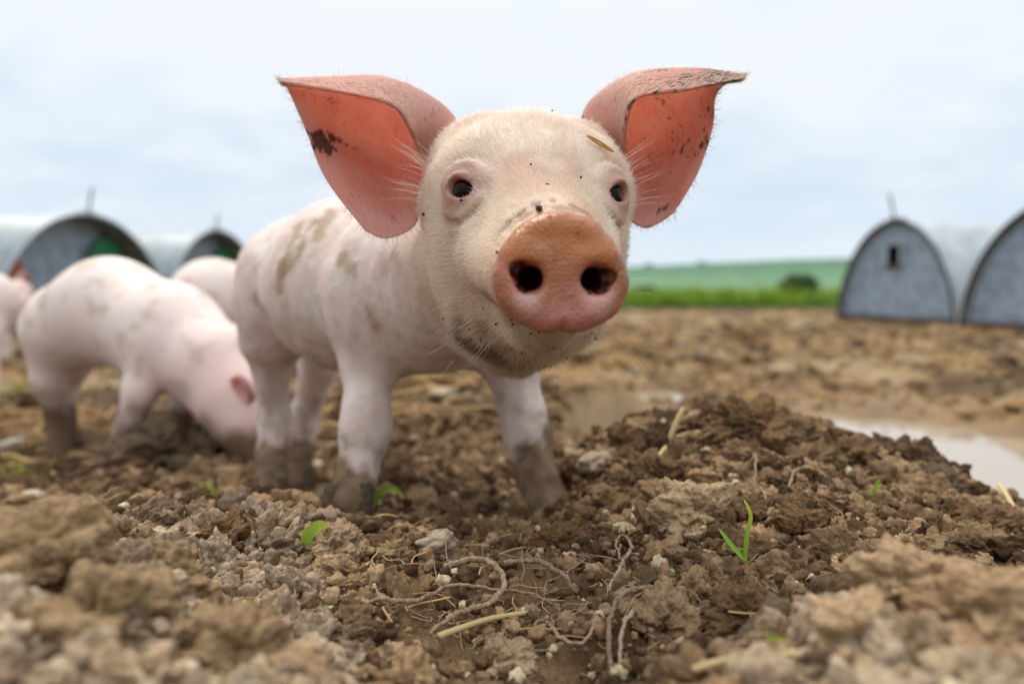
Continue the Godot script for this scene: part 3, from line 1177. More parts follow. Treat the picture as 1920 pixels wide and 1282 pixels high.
func build_hero():
	head = Transform3D(Basis(Vector3.UP, deg_to_rad(6.0)) * Basis(Vector3.RIGHT, deg_to_rad(0.0)) * Basis(Vector3.FORWARD, deg_to_rad(1.0)), Vector3.ZERO)
	head.origin = at(1056, 512, 0.392) - head.basis * Vector3(0, 0.0, 0.108)
	head_back = head.affine_inverse()
	for s in [-1.0, 1.0]:
		nostrils.append(Vector2(0.0185 * s, -0.003))
	hoof_y = [[at(657, 955, 0.705), 0.040, 0.55], [at(1034, 985, 0.758), 0.098, -0.9], [at(508, 925, 1.0), 0.060, 0.3], [at(560, 905, 1.11), 0.06, 0.0]]
	# find where the eyes sit on the bare head
	bare = hero_field()
	for q in [[566, 415, 538, 500, .012], [590, 415, 556, 490, .010], [530, 490, 526, 545, .009], [620, 395, 600, 440, .014], [640, 480, 655, 505, .012], [690, 590, 705, 612, .012], [480, 560, 500, 590, .014], [735, 480, 750, 500, .012]]:
		streaks.append([on_skin(q[0], q[1]), on_skin(q[2], q[3]), q[4]])
	for s in [-1.0, 1.0]:
		var p := h3(0.0495 * s, 0.0545, 0.10)
		var dir := -head.basis.z
		for k in 60:
			var d := bare.probe(p)
			if d < 0.0003: break
			p += dir * d * 0.8
		eye_at.append(p)
		var n := bare.slope(p)
		eye_n.append((n + head.basis.z * 0.25).normalized())
	for k in 2:
		eye_at[k] = eye_at[k] - eye_n[k] * 0.0035
	for k in 2:
		var side: Vector3 = eye_n[k].cross(head.basis.y).normalized()
		var up: Vector3 = side.cross(eye_n[k]).normalized()
		for arc in [[0.0180, 25, 160, 0.0022, 0], [0.0150, 30, 155, 0.0010, 1], [0.0225, 45, 140, 0.0007, 1], [0.0185, 205, 330, 0.0013, 0], [0.0225, 220, 305, 0.0008, 1]]:
			var last = null
			for j in 7:
				var a := deg_to_rad(lerpf(arc[1], arc[2], j / 6.0))
				var p: Vector3 = eye_at[k] + (side * cos(a) * 1.1 + up * sin(a) * 0.95) * arc[0] + eye_n[k] * 0.03
				for m in 50:
					var d := bare.probe(p)
					if d < 0.0003: break
					p -= eye_n[k] * d * 0.8
				if last != null: folds.append([last, p, arc[3], arc[4]])
				last = p
	var root := base("piglet", at(760, 960, 0.85))
	tag(root, "pink piglet with big upright ears standing close, muddy feet, snout towards the lens", "piglet", "", "thing")
	var inverse := root.transform.affine_inverse()
	var f := hero_field()
	var plane := Plane(head.basis.z, h3(0, 0, -0.125))
	var v := PackedVector3Array()
	var idx := PackedInt32Array()
	var nrm := PackedVector3Array()
	for part in [[1, 0.0021], [-1, 0.0042]]:
		var g := hero_field()
		g.seam = plane
		g.keep_side = part[0]
		g.cell = part[1]
		g.mesh_it(Vector3(-0.55, -0.05, -1.35), Vector3(0.25, 0.65, -0.30))
		var off := v.size()
		for q in g.index: idx.append(q + off)
		v.append_array(g.verts)
	nrm = smooth_normals(v, idx)
	for k in v.size():                # fine creasing of the bare snout, faint folds elsewhere
		var l := head_back * v[k]
		if l.z > 0.06:
			v[k] += nrm[k] * (0.0005 * n_fine.get_noise_3dv(v[k] * 4.0) + 0.0006 * n_mid.get_noise_3dv(v[k] * 9.0))
		elif l.z < -0.1:
			v[k] += nrm[k] * (0.0028 * n_mid.get_noise_3d(v[k].x * 3.4, v[k].y * 1.1, v[k].z * 3.4))
	nrm = smooth_normals(v, idx)
	var c := PackedColorArray()
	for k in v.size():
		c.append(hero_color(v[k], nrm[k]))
	prints("hero verts", v.size())
	var local := PackedVector3Array()
	for p in v: local.append(inverse * p)
	var furred := PackedInt32Array()
	var moist := PackedInt32Array()
	for k in range(0, idx.size(), 3):
		var l := head_back * v[idx[k]]
		if l.z > 0.0885 and Vector2(l.x / 0.040, l.y / 0.0345).length() < 1.06: moist.append_array([idx[k], idx[k + 1], idx[k + 2]])
		else: furred.append_array([idx[k], idx[k + 1], idx[k + 2]])
	var skin := array_mesh(local, nrm, c, furred)
	var parts := []
	parts.resize(Mesh.ARRAY_MAX)
	parts[Mesh.ARRAY_VERTEX] = local
	parts[Mesh.ARRAY_NORMAL] = nrm
	parts[Mesh.ARRAY_COLOR] = c
	parts[Mesh.ARRAY_INDEX] = moist
	skin.add_surface_from_arrays(Mesh.PRIMITIVE_TRIANGLES, parts)
	skin.surface_set_material(0, M.skin)
	skin.surface_set_material(1, M.snout)
	put("body", skin, null, root)
	# eyes
	for k in 2:
		var e: Vector3 = eye_at[k] - eye_n[k] * 0.0035
		var s := SphereMesh.new()
		s.radius = 0.0108
		s.height = 0.0216
		s.radial_segments = 32
		s.rings = 16
		var eye := put("eye", s, M.eye, root, Transform3D(Basis(), inverse * e))
		var lv := []
		var side: Vector3 = eye_n[k].cross(head.basis.y).normalized()
		var up: Vector3 = side.cross(eye_n[k]).normalized()
		var st := SurfaceTool.new()
		st.begin(Mesh.PRIMITIVE_TRIANGLES)
		for j in 12:
			var t := (j - 5.5) / 6.0 * 0.6 + 0.4 * (signf(side.x) * (-1.0 if k == 0 else 1.0))
			var b: Vector3 = side * t * 0.0096 + up * (0.0074 - 0.0045 * t * t) + eye_n[k] * (0.0098 - 0.002 * t * t)
			var lateral: Vector3 = side * (signf(side.x) * (-1.0 if k == 0 else 1.0))
			var tip: Vector3 = b + lateral * rng.randf_range(0.004, 0.008) - up * rng.randf_range(0.001, 0.006) + eye_n[k] * rng.randf_range(0.006, 0.009)
			var ctrl: Vector3 = (b + tip) * 0.5 + eye_n[k] * 0.003 + up * 0.001
			st.append_from(tube(spline([b, ctrl, tip], 3), 0.00016, 0.00005, 4, Color(0.72, 0.62, 0.48)), 0, Transform3D())
		put("eyelashes", st.commit(), M.hair, eye)
	# ears
	ear(root, inverse, [
		[[790, 292, .563], [768, 240, .536], [735, 197, .525], [640, 173, .522], [531, 157, .528]],
		[[850, 240, .575], [797, 180, .558], [718, 147, .547], [620, 147, .540], [529, 151, .531]],
		[[835, 262, .600], [778, 215, .598], [715, 186, .590], [635, 176, .570], [541, 170, .538]],
		[[810, 305, .605], [752, 285, .617], [695, 270, .607], [630, 255, .580], [574, 245, .545]],
		[[795, 365, .590], [752, 365, .602], [710, 355, .592], [665, 345, .570], [611, 335, .547]],
		[[792, 398, .578], [775, 424, .574], [748, 441, .570], [716, 446, .565], [684, 432, .560]]], false)
	ear(root, inverse, [
		[[1166, 305, .560], [1172, 238, .536], [1195, 184, .525], [1285, 169, .522], [1389, 150, .528]],
		[[1100, 228, .578], [1134, 172, .560], [1198, 138, .548], [1300, 131, .540], [1392, 142, .531]],
		[[1120, 258, .600], [1160, 212, .600], [1212, 186, .590], [1288, 178, .572], [1345, 174, .548]],
		[[1150, 305, .605], [1195, 288, .617], [1240, 270, .607], [1295, 255, .580], [1336, 240, .548]],
		[[1168, 362, .592], [1205, 352, .602], [1240, 342, .592], [1276, 333, .575], [1308, 324, .552]],
		[[1165, 398, .582], [1187, 417, .578], [1210, 427, .573], [1236, 418, .570], [1264, 398, .563]]], true)
	# fine hair
	hair(root, inverse, v, nrm, idx)
	# crumbs of soil stuck on
	specks(root, inverse, v, nrm)
	# hooves
	for q in [[652, 962, .700], [1040, 995, .752], [506, 934, .995], [560, 910, 1.105]]:
		var hp := at(q[0], q[1], q[2])
		var st := SurfaceTool.new()
		st.begin(Mesh.PRIMITIVE_TRIANGLES)
		for s in [-1.0, 1.0]:
			var pts := [hp + Vector3(0.011 * s, 0.022, -0.008), hp + Vector3(0.013 * s, 0.006, 0.002), hp + Vector3(0.011 * s, -0.008, 0.012)]
			st.append_from(tube(spline(pts, 4), 0.013, 0.009, 10, Color(0.13, 0.095, 0.06)), 0, inverse)
		put("hoof", st.commit(), M.soil, root)
	# tail
	var rp := at(575, 440, 1.07)
	var tp := []
	for k in 12:
		var a := k * 0.55
		tp.append(inverse * (rp + Vector3(-0.006 * k + 0.012 * cos(a), -0.004 * k + 0.012 * sin(a), -0.004 * k)))
	put("tail", tube(spline(tp, 3), 0.007, 0.003, 8, Color(0.6, 0.4, 0.34)), M.skin, root)


func ear(root: Node3D, inverse: Transform3D, rails: Array, right: bool):
	var nu := 110
	var nv := 100
	var rows := []
	for r in rails:
		var pts := []
		for p in r: pts.append(at(p[0], p[1], p[2]))
		pts.push_front((pts[0] as Vector3).lerp(h3(0.048 if right else -0.048, 0.045, -0.075), 0.65))   # the root lies inside the head
		var s := spline(pts, 22)
		rows.append(s)
	var grid := []
	for u in nu + 1:
		var col := []
		for r in rows: col.append(r[u])
		grid.append(spline(col, 20))
	var v := PackedVector3Array()
	var c := PackedColorArray()
	var i := PackedInt32Array()
	var n0 := PackedVector3Array()
	for u in nu + 1:
		for w in nv + 1:
			var du: Vector3 = grid[mini(u + 1, nu)][w] - grid[maxi(u - 1, 0)][w]
			var dw: Vector3 = grid[u][mini(w + 1, nv)] - grid[u][maxi(w - 1, 0)]
			var nn := du.cross(dw).normalized()
			if right: nn = -nn
			n0.append(nn)
	var half := (nu + 1) * (nv + 1)
	for side in 2:
		for u in nu + 1:
			for w in nv + 1:
				var k := u * (nv + 1) + w
				var p: Vector3 = grid[u][w]
				var fu := maxf(0.0, (u - 22.0) / (nu - 22.0))
				var fw := float(w) / nv
				var edge := minf(minf(fw, 1.0 - fw) * 8.0, (1.0 - fu) * 8.0)
				var th := lerpf(0.0004, 0.0015, clampf(edge, 0, 1)) * (1.0 + 1.8 * smoothstep(0.4, 0.0, fu))
				# veins and creases on the inner face
				var ridge := 0.0
				if side == 0:
					ridge = 0.0024 * sin(fw * 26.0 + fu * 3.0) * smoothstep(0.35, 0.5, fw) * (1.0 - smoothstep(0.75, 0.95, fw)) * (1.0 - fu)
				v.append(p + n0[k] * (th if side == 0 else -th) + n0[k] * ridge)
				var t := n_tint.get_noise_3dv(p * 9.0)
				var inner := Color(0.84, 0.57, 0.52).lerp(Color(0.82, 0.46, 0.38), clampf(0.5 + t * 1.3, 0, 1))
				inner = inner.lerp(Color(0.72, 0.23, 0.13), smoothstep(0.15, 0.26, fw) * smoothstep(0.44, 0.28, fw) * smoothstep(1.0, 0.4, fu) * 0.85)
				var vein := absf(n_mid.get_noise_3d(p.x * 1.6 + 2.0 * fu, p.y * 2.6, 1.0 + (3.0 if right else 0.0)))
				inner = inner.lerp(Color(0.60, 0.17, 0.11), smoothstep(0.055, 0.0, vein) * 0.45)
				inner = inner.lerp(Color(0.84, 0.62, 0.52), smoothstep(0.1, 0.45, n_fine.get_noise_3d(p.x * 0.7, p.y * 2.0, p.z)) * 0.35)
				var outer := Color(0.84, 0.55, 0.47).lerp(Color(0.86, 0.42, 0.30), smoothstep(0.25, 0.8, fu + 0.15 * t) * smoothstep(0.35, 0.2, fw))
				var col := inner if side == 0 else outer
				if side == 0:
					col = col.lerp(Color(0.72, 0.40, 0.31), smoothstep(0.22, 0.05, fw) * smoothstep(0.95, 0.3, fu) * 0.8)
				var dirt := smoothstep(0.30, 0.44, 0.7 * n_fine.get_noise_3dv(p * 2.2) + 0.5 * n_mid.get_noise_3dv(p * 3.0) + (0.20 if right and fw < 0.2 and fu > 0.3 else 0.0) + (0.10 if right and fu > 0.6 else 0.0) - 0.10)
				if not right:
					var sp := at(603, 265, 0.56)
					dirt = maxf(dirt * 0.5, smoothstep(0.0085, 0.006, Vector2((p.x - sp.x) * 1.1, p.y - sp.y).length() + n_fine.get_noise_3dv(p * 2.0) * 0.014))
				else:
					dirt = maxf(dirt, smoothstep(0.035, 0.005, p.distance_to(at(1388, 146, .53)) + n_fine.get_noise_3dv(p) * 0.02))
				col = col.lerp(Color(0.085, 0.065, 0.045), dirt * 0.9)
				c.append(col)
	for u in nu:
		for w in nv:
			var p := u * (nv + 1) + w
			var a := [p, p + nv + 1, p + nv + 2, p, p + nv + 2, p + 1]
			if not right: a.reverse()
			var b := a.duplicate()
			b.reverse()
			i.append_array(a)
			for q in b: i.append(q + half)
	# close the edge
	var rim_ids := []
	for u in nu + 1: rim_ids.append(u * (nv + 1))
	for w in range(1, nv + 1): rim_ids.append(nu * (nv + 1) + w)
	for u in range(nu - 1, -1, -1): rim_ids.append(u * (nv + 1) + nv)
	for k in rim_ids.size() - 1:
		var p: int = rim_ids[k]
		var q: int = rim_ids[k + 1]
		var a := [p, q, q + half, p, q + half, p + half]
		if right: a.reverse()
		i.append_array(a)
	var local := PackedVector3Array()
	for p in v: local.append(inverse * p)
	var o := put("ear", array_mesh(local, smooth_normals(local, i), c, i), M.ear, root)
	# hair: fuzz on the rolled rim and along the edges, long wisps from the root across the hollow
	var H := Hair.new()
	var out_side := 1.0 if right else -1.0
	for k in 10500:
		var fw := rng.randf()
		var u := rng.randi_range(22, nu)
		if k < 7500: fw = rng.randf() * 0.24
		var w := clampi(int(fw * nv), 0, nv)
		var id := u * (nv + 1) + w
		var p: Vector3 = (grid[u][w] as Vector3).lerp(grid[mini(u + 1, nu)][w], rng.randf())
		p = p.lerp(p + (grid[u][mini(w + 1, nv)] as Vector3) - grid[u][w], rng.randf())
		var along: Vector3 = (grid[mini(u + 1, nu)][w] - grid[maxi(u - 1, 0)][w]).normalized()
		var nn := n0[id] * (1.0 if rng.randf() < 0.6 else -1.0)
		var rimmed := fw < 0.24
		var len := (rng.randf_range(0.003, 0.008) if rimmed else rng.randf_range(0.002, 0.005)) * (1.0 - 0.5 * float(u - 22) / (nu - 22))
		H.strand(inverse * (p + nn * 0.0015), nn, (along + Vector3(rng.randfn(), rng.randfn(), rng.randfn()) * 0.25).normalized(), len, 0.00016 if rimmed else 0.00012, 0.16 if rimmed else 0.12, Color(0.76, 0.46, 0.36).lerp(Color(0.84, 0.72, 0.60), rng.randf()))
	for k in 260:     # edges
		var w := rng.randi_range(0, nv)
		var p: Vector3 = grid[nu][w] if k % 3 else grid[rng.randi_range(32, nu)][nv if k % 2 else 20]
		var outward: Vector3 = (p - grid[nu / 2][nv / 2]).normalized()
		H.strand(inverse * p, outward, Vector3(rng.randfn(), rng.randfn(), rng.randfn()).normalized(), rng.randf_range(0.004, 0.011), 0.00013, 0.9, Color(0.8, 0.7, 0.6))
	for k in 34:      # wisps
		var t := rng.randf()
		var p := at(lerpf(812, 790, t), lerpf(290, 385, t), 0.545) if not right else at(lerpf(1158, 1172, t), lerpf(300, 390, t), 0.552)
		var aim := Vector3(out_side, lerpf(0.75, -0.05, t) + rng.randfn() * 0.15, 0.25 + rng.randfn() * 0.2).normalized()
		H.strand(inverse * p, Vector3(0, 0.2, 1).normalized(), aim, rng.randf_range(0.015, 0.042), 0.00013, 0.25, Color(0.8, 0.70, 0.56))
	var hh := put("ear_hair", H.done(), M.hair, o)
	tag(hh, "", "", "", "stuff")


class Hair:
	var v := PackedVector3Array()
	var n := PackedVector3Array()
	var c := PackedColorArray()
	var i := PackedInt32Array()

	func strand(p: Vector3, normal: Vector3, flow: Vector3, len: float, width: float, rise: float, col: Color):
		var d0 := (flow + normal * rise * 2.0).normalized()
		var d1 := (flow + normal * rise * 0.4).normalized()
		var s := d0.cross(normal).normalized() * width
		var m := p + d0 * len * 0.5
		var t := m + d1 * len * 0.5
		var g := s.cross(d0).normalized()
		if g.dot(normal) < 0.0:
			g = -g
			s = -s
		var f := v.size()
		v.append(p - s); v.append(p + s); v.append(m - s * 0.8); v.append(m + s * 0.8); v.append(t)
		var shade := (normal * 0.6 + g * 0.4).normalized()
		for k in 5:
			n.append(shade)
			c.append(col)
		i.append_array([f, f + 1, f + 2, f + 1, f + 3, f + 2, f + 2, f + 3, f + 4] if ((m - p).cross(s)).dot(g) > 0.0 else [f, f + 2, f + 1, f + 1, f + 2, f + 3, f + 2, f + 4, f + 3])

	func done() -> ArrayMesh:
		var a := []
		a.resize(Mesh.ARRAY_MAX)
		a[Mesh.ARRAY_VERTEX] = v
		a[Mesh.ARRAY_NORMAL] = n
		a[Mesh.ARRAY_COLOR] = c
		a[Mesh.ARRAY_INDEX] = i
		var m := ArrayMesh.new()
		m.add_surface_from_arrays(Mesh.PRIMITIVE_TRIANGLES, a)
		return m


func hair(root: Node3D, inverse: Transform3D, v: PackedVector3Array, nrm: PackedVector3Array, idx: PackedInt32Array):
	var H := Hair.new()
	var snout := Vector3(0, 0.01, 0.10)
	for k in range(0, idx.size(), 3):
		var a := v[idx[k]]
		var b := v[idx[k + 1]]
		var c := v[idx[k + 2]]
		var area := (b - a).cross(c - a).length() * 0.5
		var l := head_back * a
		var on_head := l.z > -0.13
		var density := 520000.0 if on_head else 110000.0
		if on_head:
			var e := Vector2(l.x / 0.041, l.y / 0.0345).length()
			if l.z > 0.084 and e < 1.15: continue
			density *= 1.0 - 0.55 * smoothstep(0.04, 0.08, l.z)
		var bald := false
		for q in eye_at:
			if a.distance_to(q) < 0.0108: bald = true
		if bald: continue
		var want := area * density
		var count := int(want) + (1 if rng.randf() < want - int(want) else 0)
		for s in count:
			var r1 := rng.randf()
			var r2 := rng.randf()
			if r1 + r2 > 1.0:
				r1 = 1.0 - r1
				r2 = 1.0 - r2
			var p := a + (b - a) * r1 + (c - a) * r2
			var n := nrm[idx[k]]
			l = head_back * p
			var flow: Vector3
			var len: float
			var width: float
			var rise := 0.16
			if on_head:
				flow = head.basis * (l - snout)
				len = lerpf(0.0042, 0.0095, smoothstep(0.085, -0.02, l.z)) * rng.randf_range(0.6, 1.25)
				width = 0.00013
				for q in eye_at:
					len *= lerpf(0.3, 1.0, smoothstep(0.0105, 0.026, p.distance_to(q)))
				if l.y < -0.03:
					len *= 1.25
					rise = 0.28
			else:
				flow = Vector3(-0.45, -0.35, -0.8) if p.y > 0.32 else Vector3(-0.2, -1.0, -0.3)
				len = rng.randf_range(0.006, 0.012)
				width = 0.00024
				rise = 0.07
				if p.y < 0.335:      # short and close on the legs
					len *= lerpf(1.0, 0.5, smoothstep(0.335, 0.28, p.y))
					rise = 0.05
			flow = (flow - n * flow.dot(n)).normalized()
			flow = (flow + Vector3(rng.randfn(), rng.randfn(), rng.randfn()) * 0.16 + Vector3.ONE * 0.35 * n_mid.get_noise_3dv(p * 3.0)).normalized()
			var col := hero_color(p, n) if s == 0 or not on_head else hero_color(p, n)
			var lum := col.get_luminance()
			var cream := 0.55 * smoothstep(0.22, 0.46, lum)
			col = col.lerp(Color(0.85, 0.755, 0.635), cream)
			col = col * rng.randf_range(0.82, 1.1)
			H.strand(inverse * (p - n * 0.0004), n, flow, len, width, rise, col)
	# long whiskers on the chin, the cheek and the brow
	for k in 90:
		var side := 1.0 if rng.randf() < 0.6 else -1.0
		var p := h3(side * rng.randf_range(0.02, 0.06), rng.randf_range(-0.055, 0.0), rng.randf_range(-0.02, 0.06))
		var n := (p - h3(0, -0.01, 0.0)).normalized()
		H.strand(inverse * (p), n, (n + Vector3(side * 0.5, -0.5, 0.4) + Vector3(rng.randfn(), rng.randfn(), rng.randfn()) * 0.3).normalized(), rng.randf_range(0.012, 0.026), 0.00008, 0.5, Color(0.8, 0.71, 0.57))
	prints("hairs", H.v.size() / 5)
	var o := put("hair", H.done(), M.hair, root)
	tag(o, "", "", "", "stuff")


func specks(root: Node3D, inverse: Transform3D, v: PackedVector3Array, nrm: PackedVector3Array):
	var st := SurfaceTool.new()
	st.begin(Mesh.PRIMITIVE_TRIANGLES)
	var bits := [lump(2, 1, 0.35, 1.0), lump(2, 2, 0.45, 0.8)]
	var n := 0
	while n < 80:
		var k := rng.randi_range(0, v.size() - 1)
		var l := head_back * v[k]
		if l.z < -0.1: continue
		var share := 0.10
		if l.y < -0.025 and l.z < 0.085: share = 1.0
		if l.z > 0.09: share = 0.25
		if rng.randf() > share: continue
		n += 1
		var s := rng.randf_range(0.0003, 0.0008) * (1.6 if rng.randf() < 0.1 else 1.0)
		var b := Basis(Vector3(rng.randfn(), rng.randfn(), rng.randfn()).normalized(), rng.randf() * TAU).scaled(Vector3.ONE * s)
		st.append_from(bits[n % 2], 0, inverse * Transform3D(b, v[k] + nrm[k] * s * 0.8 + nrm[k] * (0.002 if l.z < 0.08 else 0.0)))
	# the ones that stand out
	for q in [[1012, 398, 0.0019], [1092, 224, 0.0012], [938, 475, 0.0009], [1068, 683, 0.0012], [1063, 672, 0.0012], [1023, 690, 0.001], [870, 378, 0.0009]]:
		var from := at(q[0], q[1], 0.30)
		var dir := (from - cam_at).normalized()
		var best := 1e9
		var hit := -1
		for k in v.size():
			var d := (v[k] - cam_at).cross(dir).length() + (v[k] - cam_at).dot(dir) * 0.02
			if d < best:
				best = d
				hit = k
		st.append_from(bits[0], 0, inverse * Transform3D(Basis(Vector3(1, 2, 3).normalized(), q[0]).scaled(Vector3.ONE * q[2]), v[hit] + nrm[hit] * 0.002))
	var o := put("mud_specks", st.commit(), M.dark_mud, root)
	tag(o, "", "", "", "stuff")


# ---------------------------------------------------------------- the other piglets
func simple_pig(called_label: String, group: String, trunk: Array, legs: Array, ears: Array, cell: float, pink: float, mud_line: float):
	var f := Field.new()
	f.cell = cell
	var lo := Vector3.ONE * 1e3
	var hi := -lo
	for chain in [trunk] + legs:
		for j in chain.size() - 1:
			var p: Array = chain[j]
			var q: Array = chain[j + 1]
			f.capsule(p[0], q[0], p[1], q[1], 0.04 if chain == trunk else 0.02)
		for p in chain:
			lo = lo.min(p[0] - Vector3.ONE * (p[1] + 0.03))
			hi = hi.max(p[0] + Vector3.ONE * (p[1] + 0.03))
	f.mesh_it(lo, hi)
	var nrm := smooth_normals(f.verts, f.index)
	var ground := Vector3((lo.x + hi.x) / 2, lo.y + 0.03, (lo.z + hi.z) / 2)
	var root := base("piglet", ground)
	tag(root, called_label, "piglet", group, "thing")
	var c := PackedColorArray()
	var snout: Vector3 = trunk[-1][0]
	for k in f.verts.size():
		var p := f.verts[k]
		var t := n_tint.get_noise_3dv(p * 3.0)
		var col := Color(0.73, 0.60, 0.54).lerp(Color(0.72, 0.48, 0.43), clampf(pink * smoothstep(0.35, 0.1, p.distance_to(snout)) + t * 0.4, 0, 1))
		col = col.lerp(Color(0.45, 0.34, 0.24), smoothstep(0.10, 0.38, n_mid.get_noise_3dv(p * 1.9)) * 0.6)
		var m := n_mid.get_noise_3dv(p * 0.8) * 0.05
		col = col.lerp(Color(0.14, 0.085, 0.045), smoothstep(mud_line + 0.03, mud_line - 0.02, p.y + m))
		c.append(col)
	var local := PackedVector3Array()
	for p in f.verts: local.append(p - ground)
	put("body", array_mesh(local, nrm, c, f.index), M.far_skin, root)
	for e in ears:
		var g := PackedVector3Array()
		var ce := PackedColorArray()
		var ie := PackedInt32Array()
		var o: Vector3 = e[0]
		var along: Vector3 = e[1]
		var across: Vector3 = e[2]
		var fold: Vector3 = along.cross(across).normalized()
		for side in 2:
			for u in 9:
				for w in 9:
					var fu := u / 8.0
					var fw := (w / 8.0 - 0.5) * 2.0
					var wide := sqrt(maxf(0.0, 1.0 - pow(2.0 * fu - 1.0, 2.0)))
					g.append(o - ground + along * fu + across * fw * wide + fold * (0.018 * fw * fw + 0.02 * fu * fu + (0.003 if side else 0.0)))
					ce.append(Color(0.72, 0.52, 0.47).lerp(Color(0.38, 0.16, 0.13), smoothstep(-0.1, 0.5, fw) * 0.9))
		for side in 2:
			for u in 8:
				for w in 8:
					var p := side * 81 + u * 9 + w
					ie.append_array([p, p + 9, p + 10, p, p + 10, p + 1] if side == 0 else [p, p + 10, p + 9, p, p + 1, p + 10])
		put("ear", array_mesh(g, smooth_normals(g, ie), ce, ie), M.ear, root)


func build_other_pigs():
	# rooting piglet on the left, nose in the soil
	simple_pig("blurred pinkish piglet with its snout down in the soil, left of the standing piglet", "piglets behind",
		[[at(138, 609, 1.47), .088], [at(208, 584, 1.44), .096], [at(318, 629, 1.38), .090], [at(403, 689, 1.33), .072], [at(450, 755, 1.30), .062], [at(478, 810, 1.28), .045], [at(496, 860, 1.26), .030]],
		[[[at(288, 650, 1.33), .050], [at(263, 730, 1.31), .027], [at(240, 810, 1.31), .0215], [at(213, 860, 1.29), .019], [at(188, 900, 1.27), .022]],
		[[at(348, 660, 1.45), .05], [at(348, 750, 1.47), .025], [at(338, 840, 1.48), .022]],
		[[at(103, 630, 1.45), .062], [at(90, 710, 1.46), .029], [at(106, 780, 1.5), .0195], [at(110, 875, 1.49), .022]],
		[[at(138, 650, 1.55), .06], [at(118, 730, 1.58), .024], [at(126, 860, 1.6), .022]]],
		[[at(447, 700, 1.222), Vector3(0.050, -0.030, 0.016), Vector3(0.008, 0.013, 0.012)]], 0.008, 0.75, 0.155)
	# the one behind it, back to us
	simple_pig("blurred piglet of which only the white back shows, behind the rooting piglet", "piglets behind",
		[[at(420, 590, 2.0), .10], [at(400, 566, 1.95), .105], [at(470, 580, 2.0), .10], [at(540, 620, 2.05), .08], [at(575, 680, 2.08), .05]],
		[[[at(390, 620, 2.0), .05], [at(390, 730, 2.0), .03], [at(390, 780, 2.0), .028]], [[at(430, 620, 2.1), .05], [at(430, 730, 2.1), .03], [at(430, 775, 2.1), .028]],
		[[at(500, 620, 2.0), .05], [at(500, 730, 2.0), .03], [at(500, 780, 2.0), .028]], [[at(520, 620, 2.1), .05], [at(520, 730, 2.1), .03], [at(520, 775, 2.1), .028]]], [], 0.012, 0.3, 0.1)
	simple_pig("blurred piglet rump at the left edge of the photo", "piglets behind",
		[[at(-40, 570, 1.8), .088], [at(-120, 560, 1.8), .095], [at(-230, 575, 1.8), .088], [at(-310, 560, 1.8), .06], [at(-370, 600, 1.78), .035]],
		[[[at(-35, 620, 1.75), .045], [at(-30, 720, 1.75), .026], [at(-30, 800, 1.75), .026]], [[at(-70, 620, 1.9), .045], [at(-65, 720, 1.9), .026], [at(-65, 790, 1.9), .026]],
		[[at(-220, 620, 1.75), .045], [at(-220, 720, 1.75), .026], [at(-220, 800, 1.75), .026]], [[at(-250, 620, 1.9), .045], [at(-245, 720, 1.9), .026], [at(-245, 790, 1.9), .026]]], [], 0.012, 0.3, 0.1)
	simple_pig("tiny far piglet between the left edge and the rooting piglet's rump", "piglets behind",
		[[at(-10, 575, 3.6), .085], [at(-60, 570, 3.7), .09], [at(15, 560, 3.5), .065], [at(32, 550, 3.4), .055], [at(42, 568, 3.35), .03]],
		[[[at(5, 590, 3.5), .04], [at(8, 670, 3.5), .025]], [[at(-10, 590, 3.6), .04], [at(-12, 670, 3.6), .025]], [[at(-60, 590, 3.6), .04], [at(-60, 670, 3.6), .025]], [[at(-70, 590, 3.7), .04], [at(-72, 670, 3.7), .025]]],
		[[at(34, 540, 3.42), Vector3(0.03, 0.06, 0.03), Vector3(0.03, -0.01, 0.0)]], 0.016, 0.9, 0.05)


# ---------------------------------------------------------------- soil: crumbs, clods, stones
func icosphere(level: int) -> Array:
	var s := (1.0 + sqrt(5.0)) / 2.0
	var v: Array = [Vector3(-1, s, 0), Vector3(1, s, 0), Vector3(-1, -s, 0), Vector3(1, -s, 0), Vector3(0, -1, s), Vector3(0, 1, s), Vector3(0, -1, -s), Vector3(0, 1, -s), Vector3(s, 0, -1), Vector3(s, 0, 1), Vector3(-s, 0, -1), Vector3(-s, 0, 1)]
	for k in v.size(): v[k] = v[k].normalized()
	var f := [0, 5, 11, 0, 1, 5, 0, 7, 1, 0, 10, 7, 0, 11, 10, 1, 9, 5, 5, 4, 11, 11, 2, 10, 10, 6, 7, 7, 8, 1, 3, 4, 9, 3, 2, 4, 3, 6, 2, 3, 8, 6, 3, 9, 8, 4, 5, 9, 2, 11, 4, 6, 10, 2, 8, 7, 6, 9, 1, 8]
	for l in level:
		var mids := {}
		var g := []
		for k in range(0, f.size(), 3):
			var t := [f[k], f[k + 1], f[k + 2]]
			var m := []
			for e in 3:
				var a: int = t[e]
				var b: int = t[(e + 1) % 3]
				var key := mini(a, b) * 100000 + maxi(a, b)
				if not mids.has(key):
					mids[key] = v.size()
					v.append(((v[a] as Vector3) + v[b]).normalized())
				m.append(mids[key])
			g.append_array([t[0], m[0], m[2], t[1], m[1], m[0], t[2], m[2], m[1], m[0], m[1], m[2]])
		f = g
	return [v, f]


var ico := {}


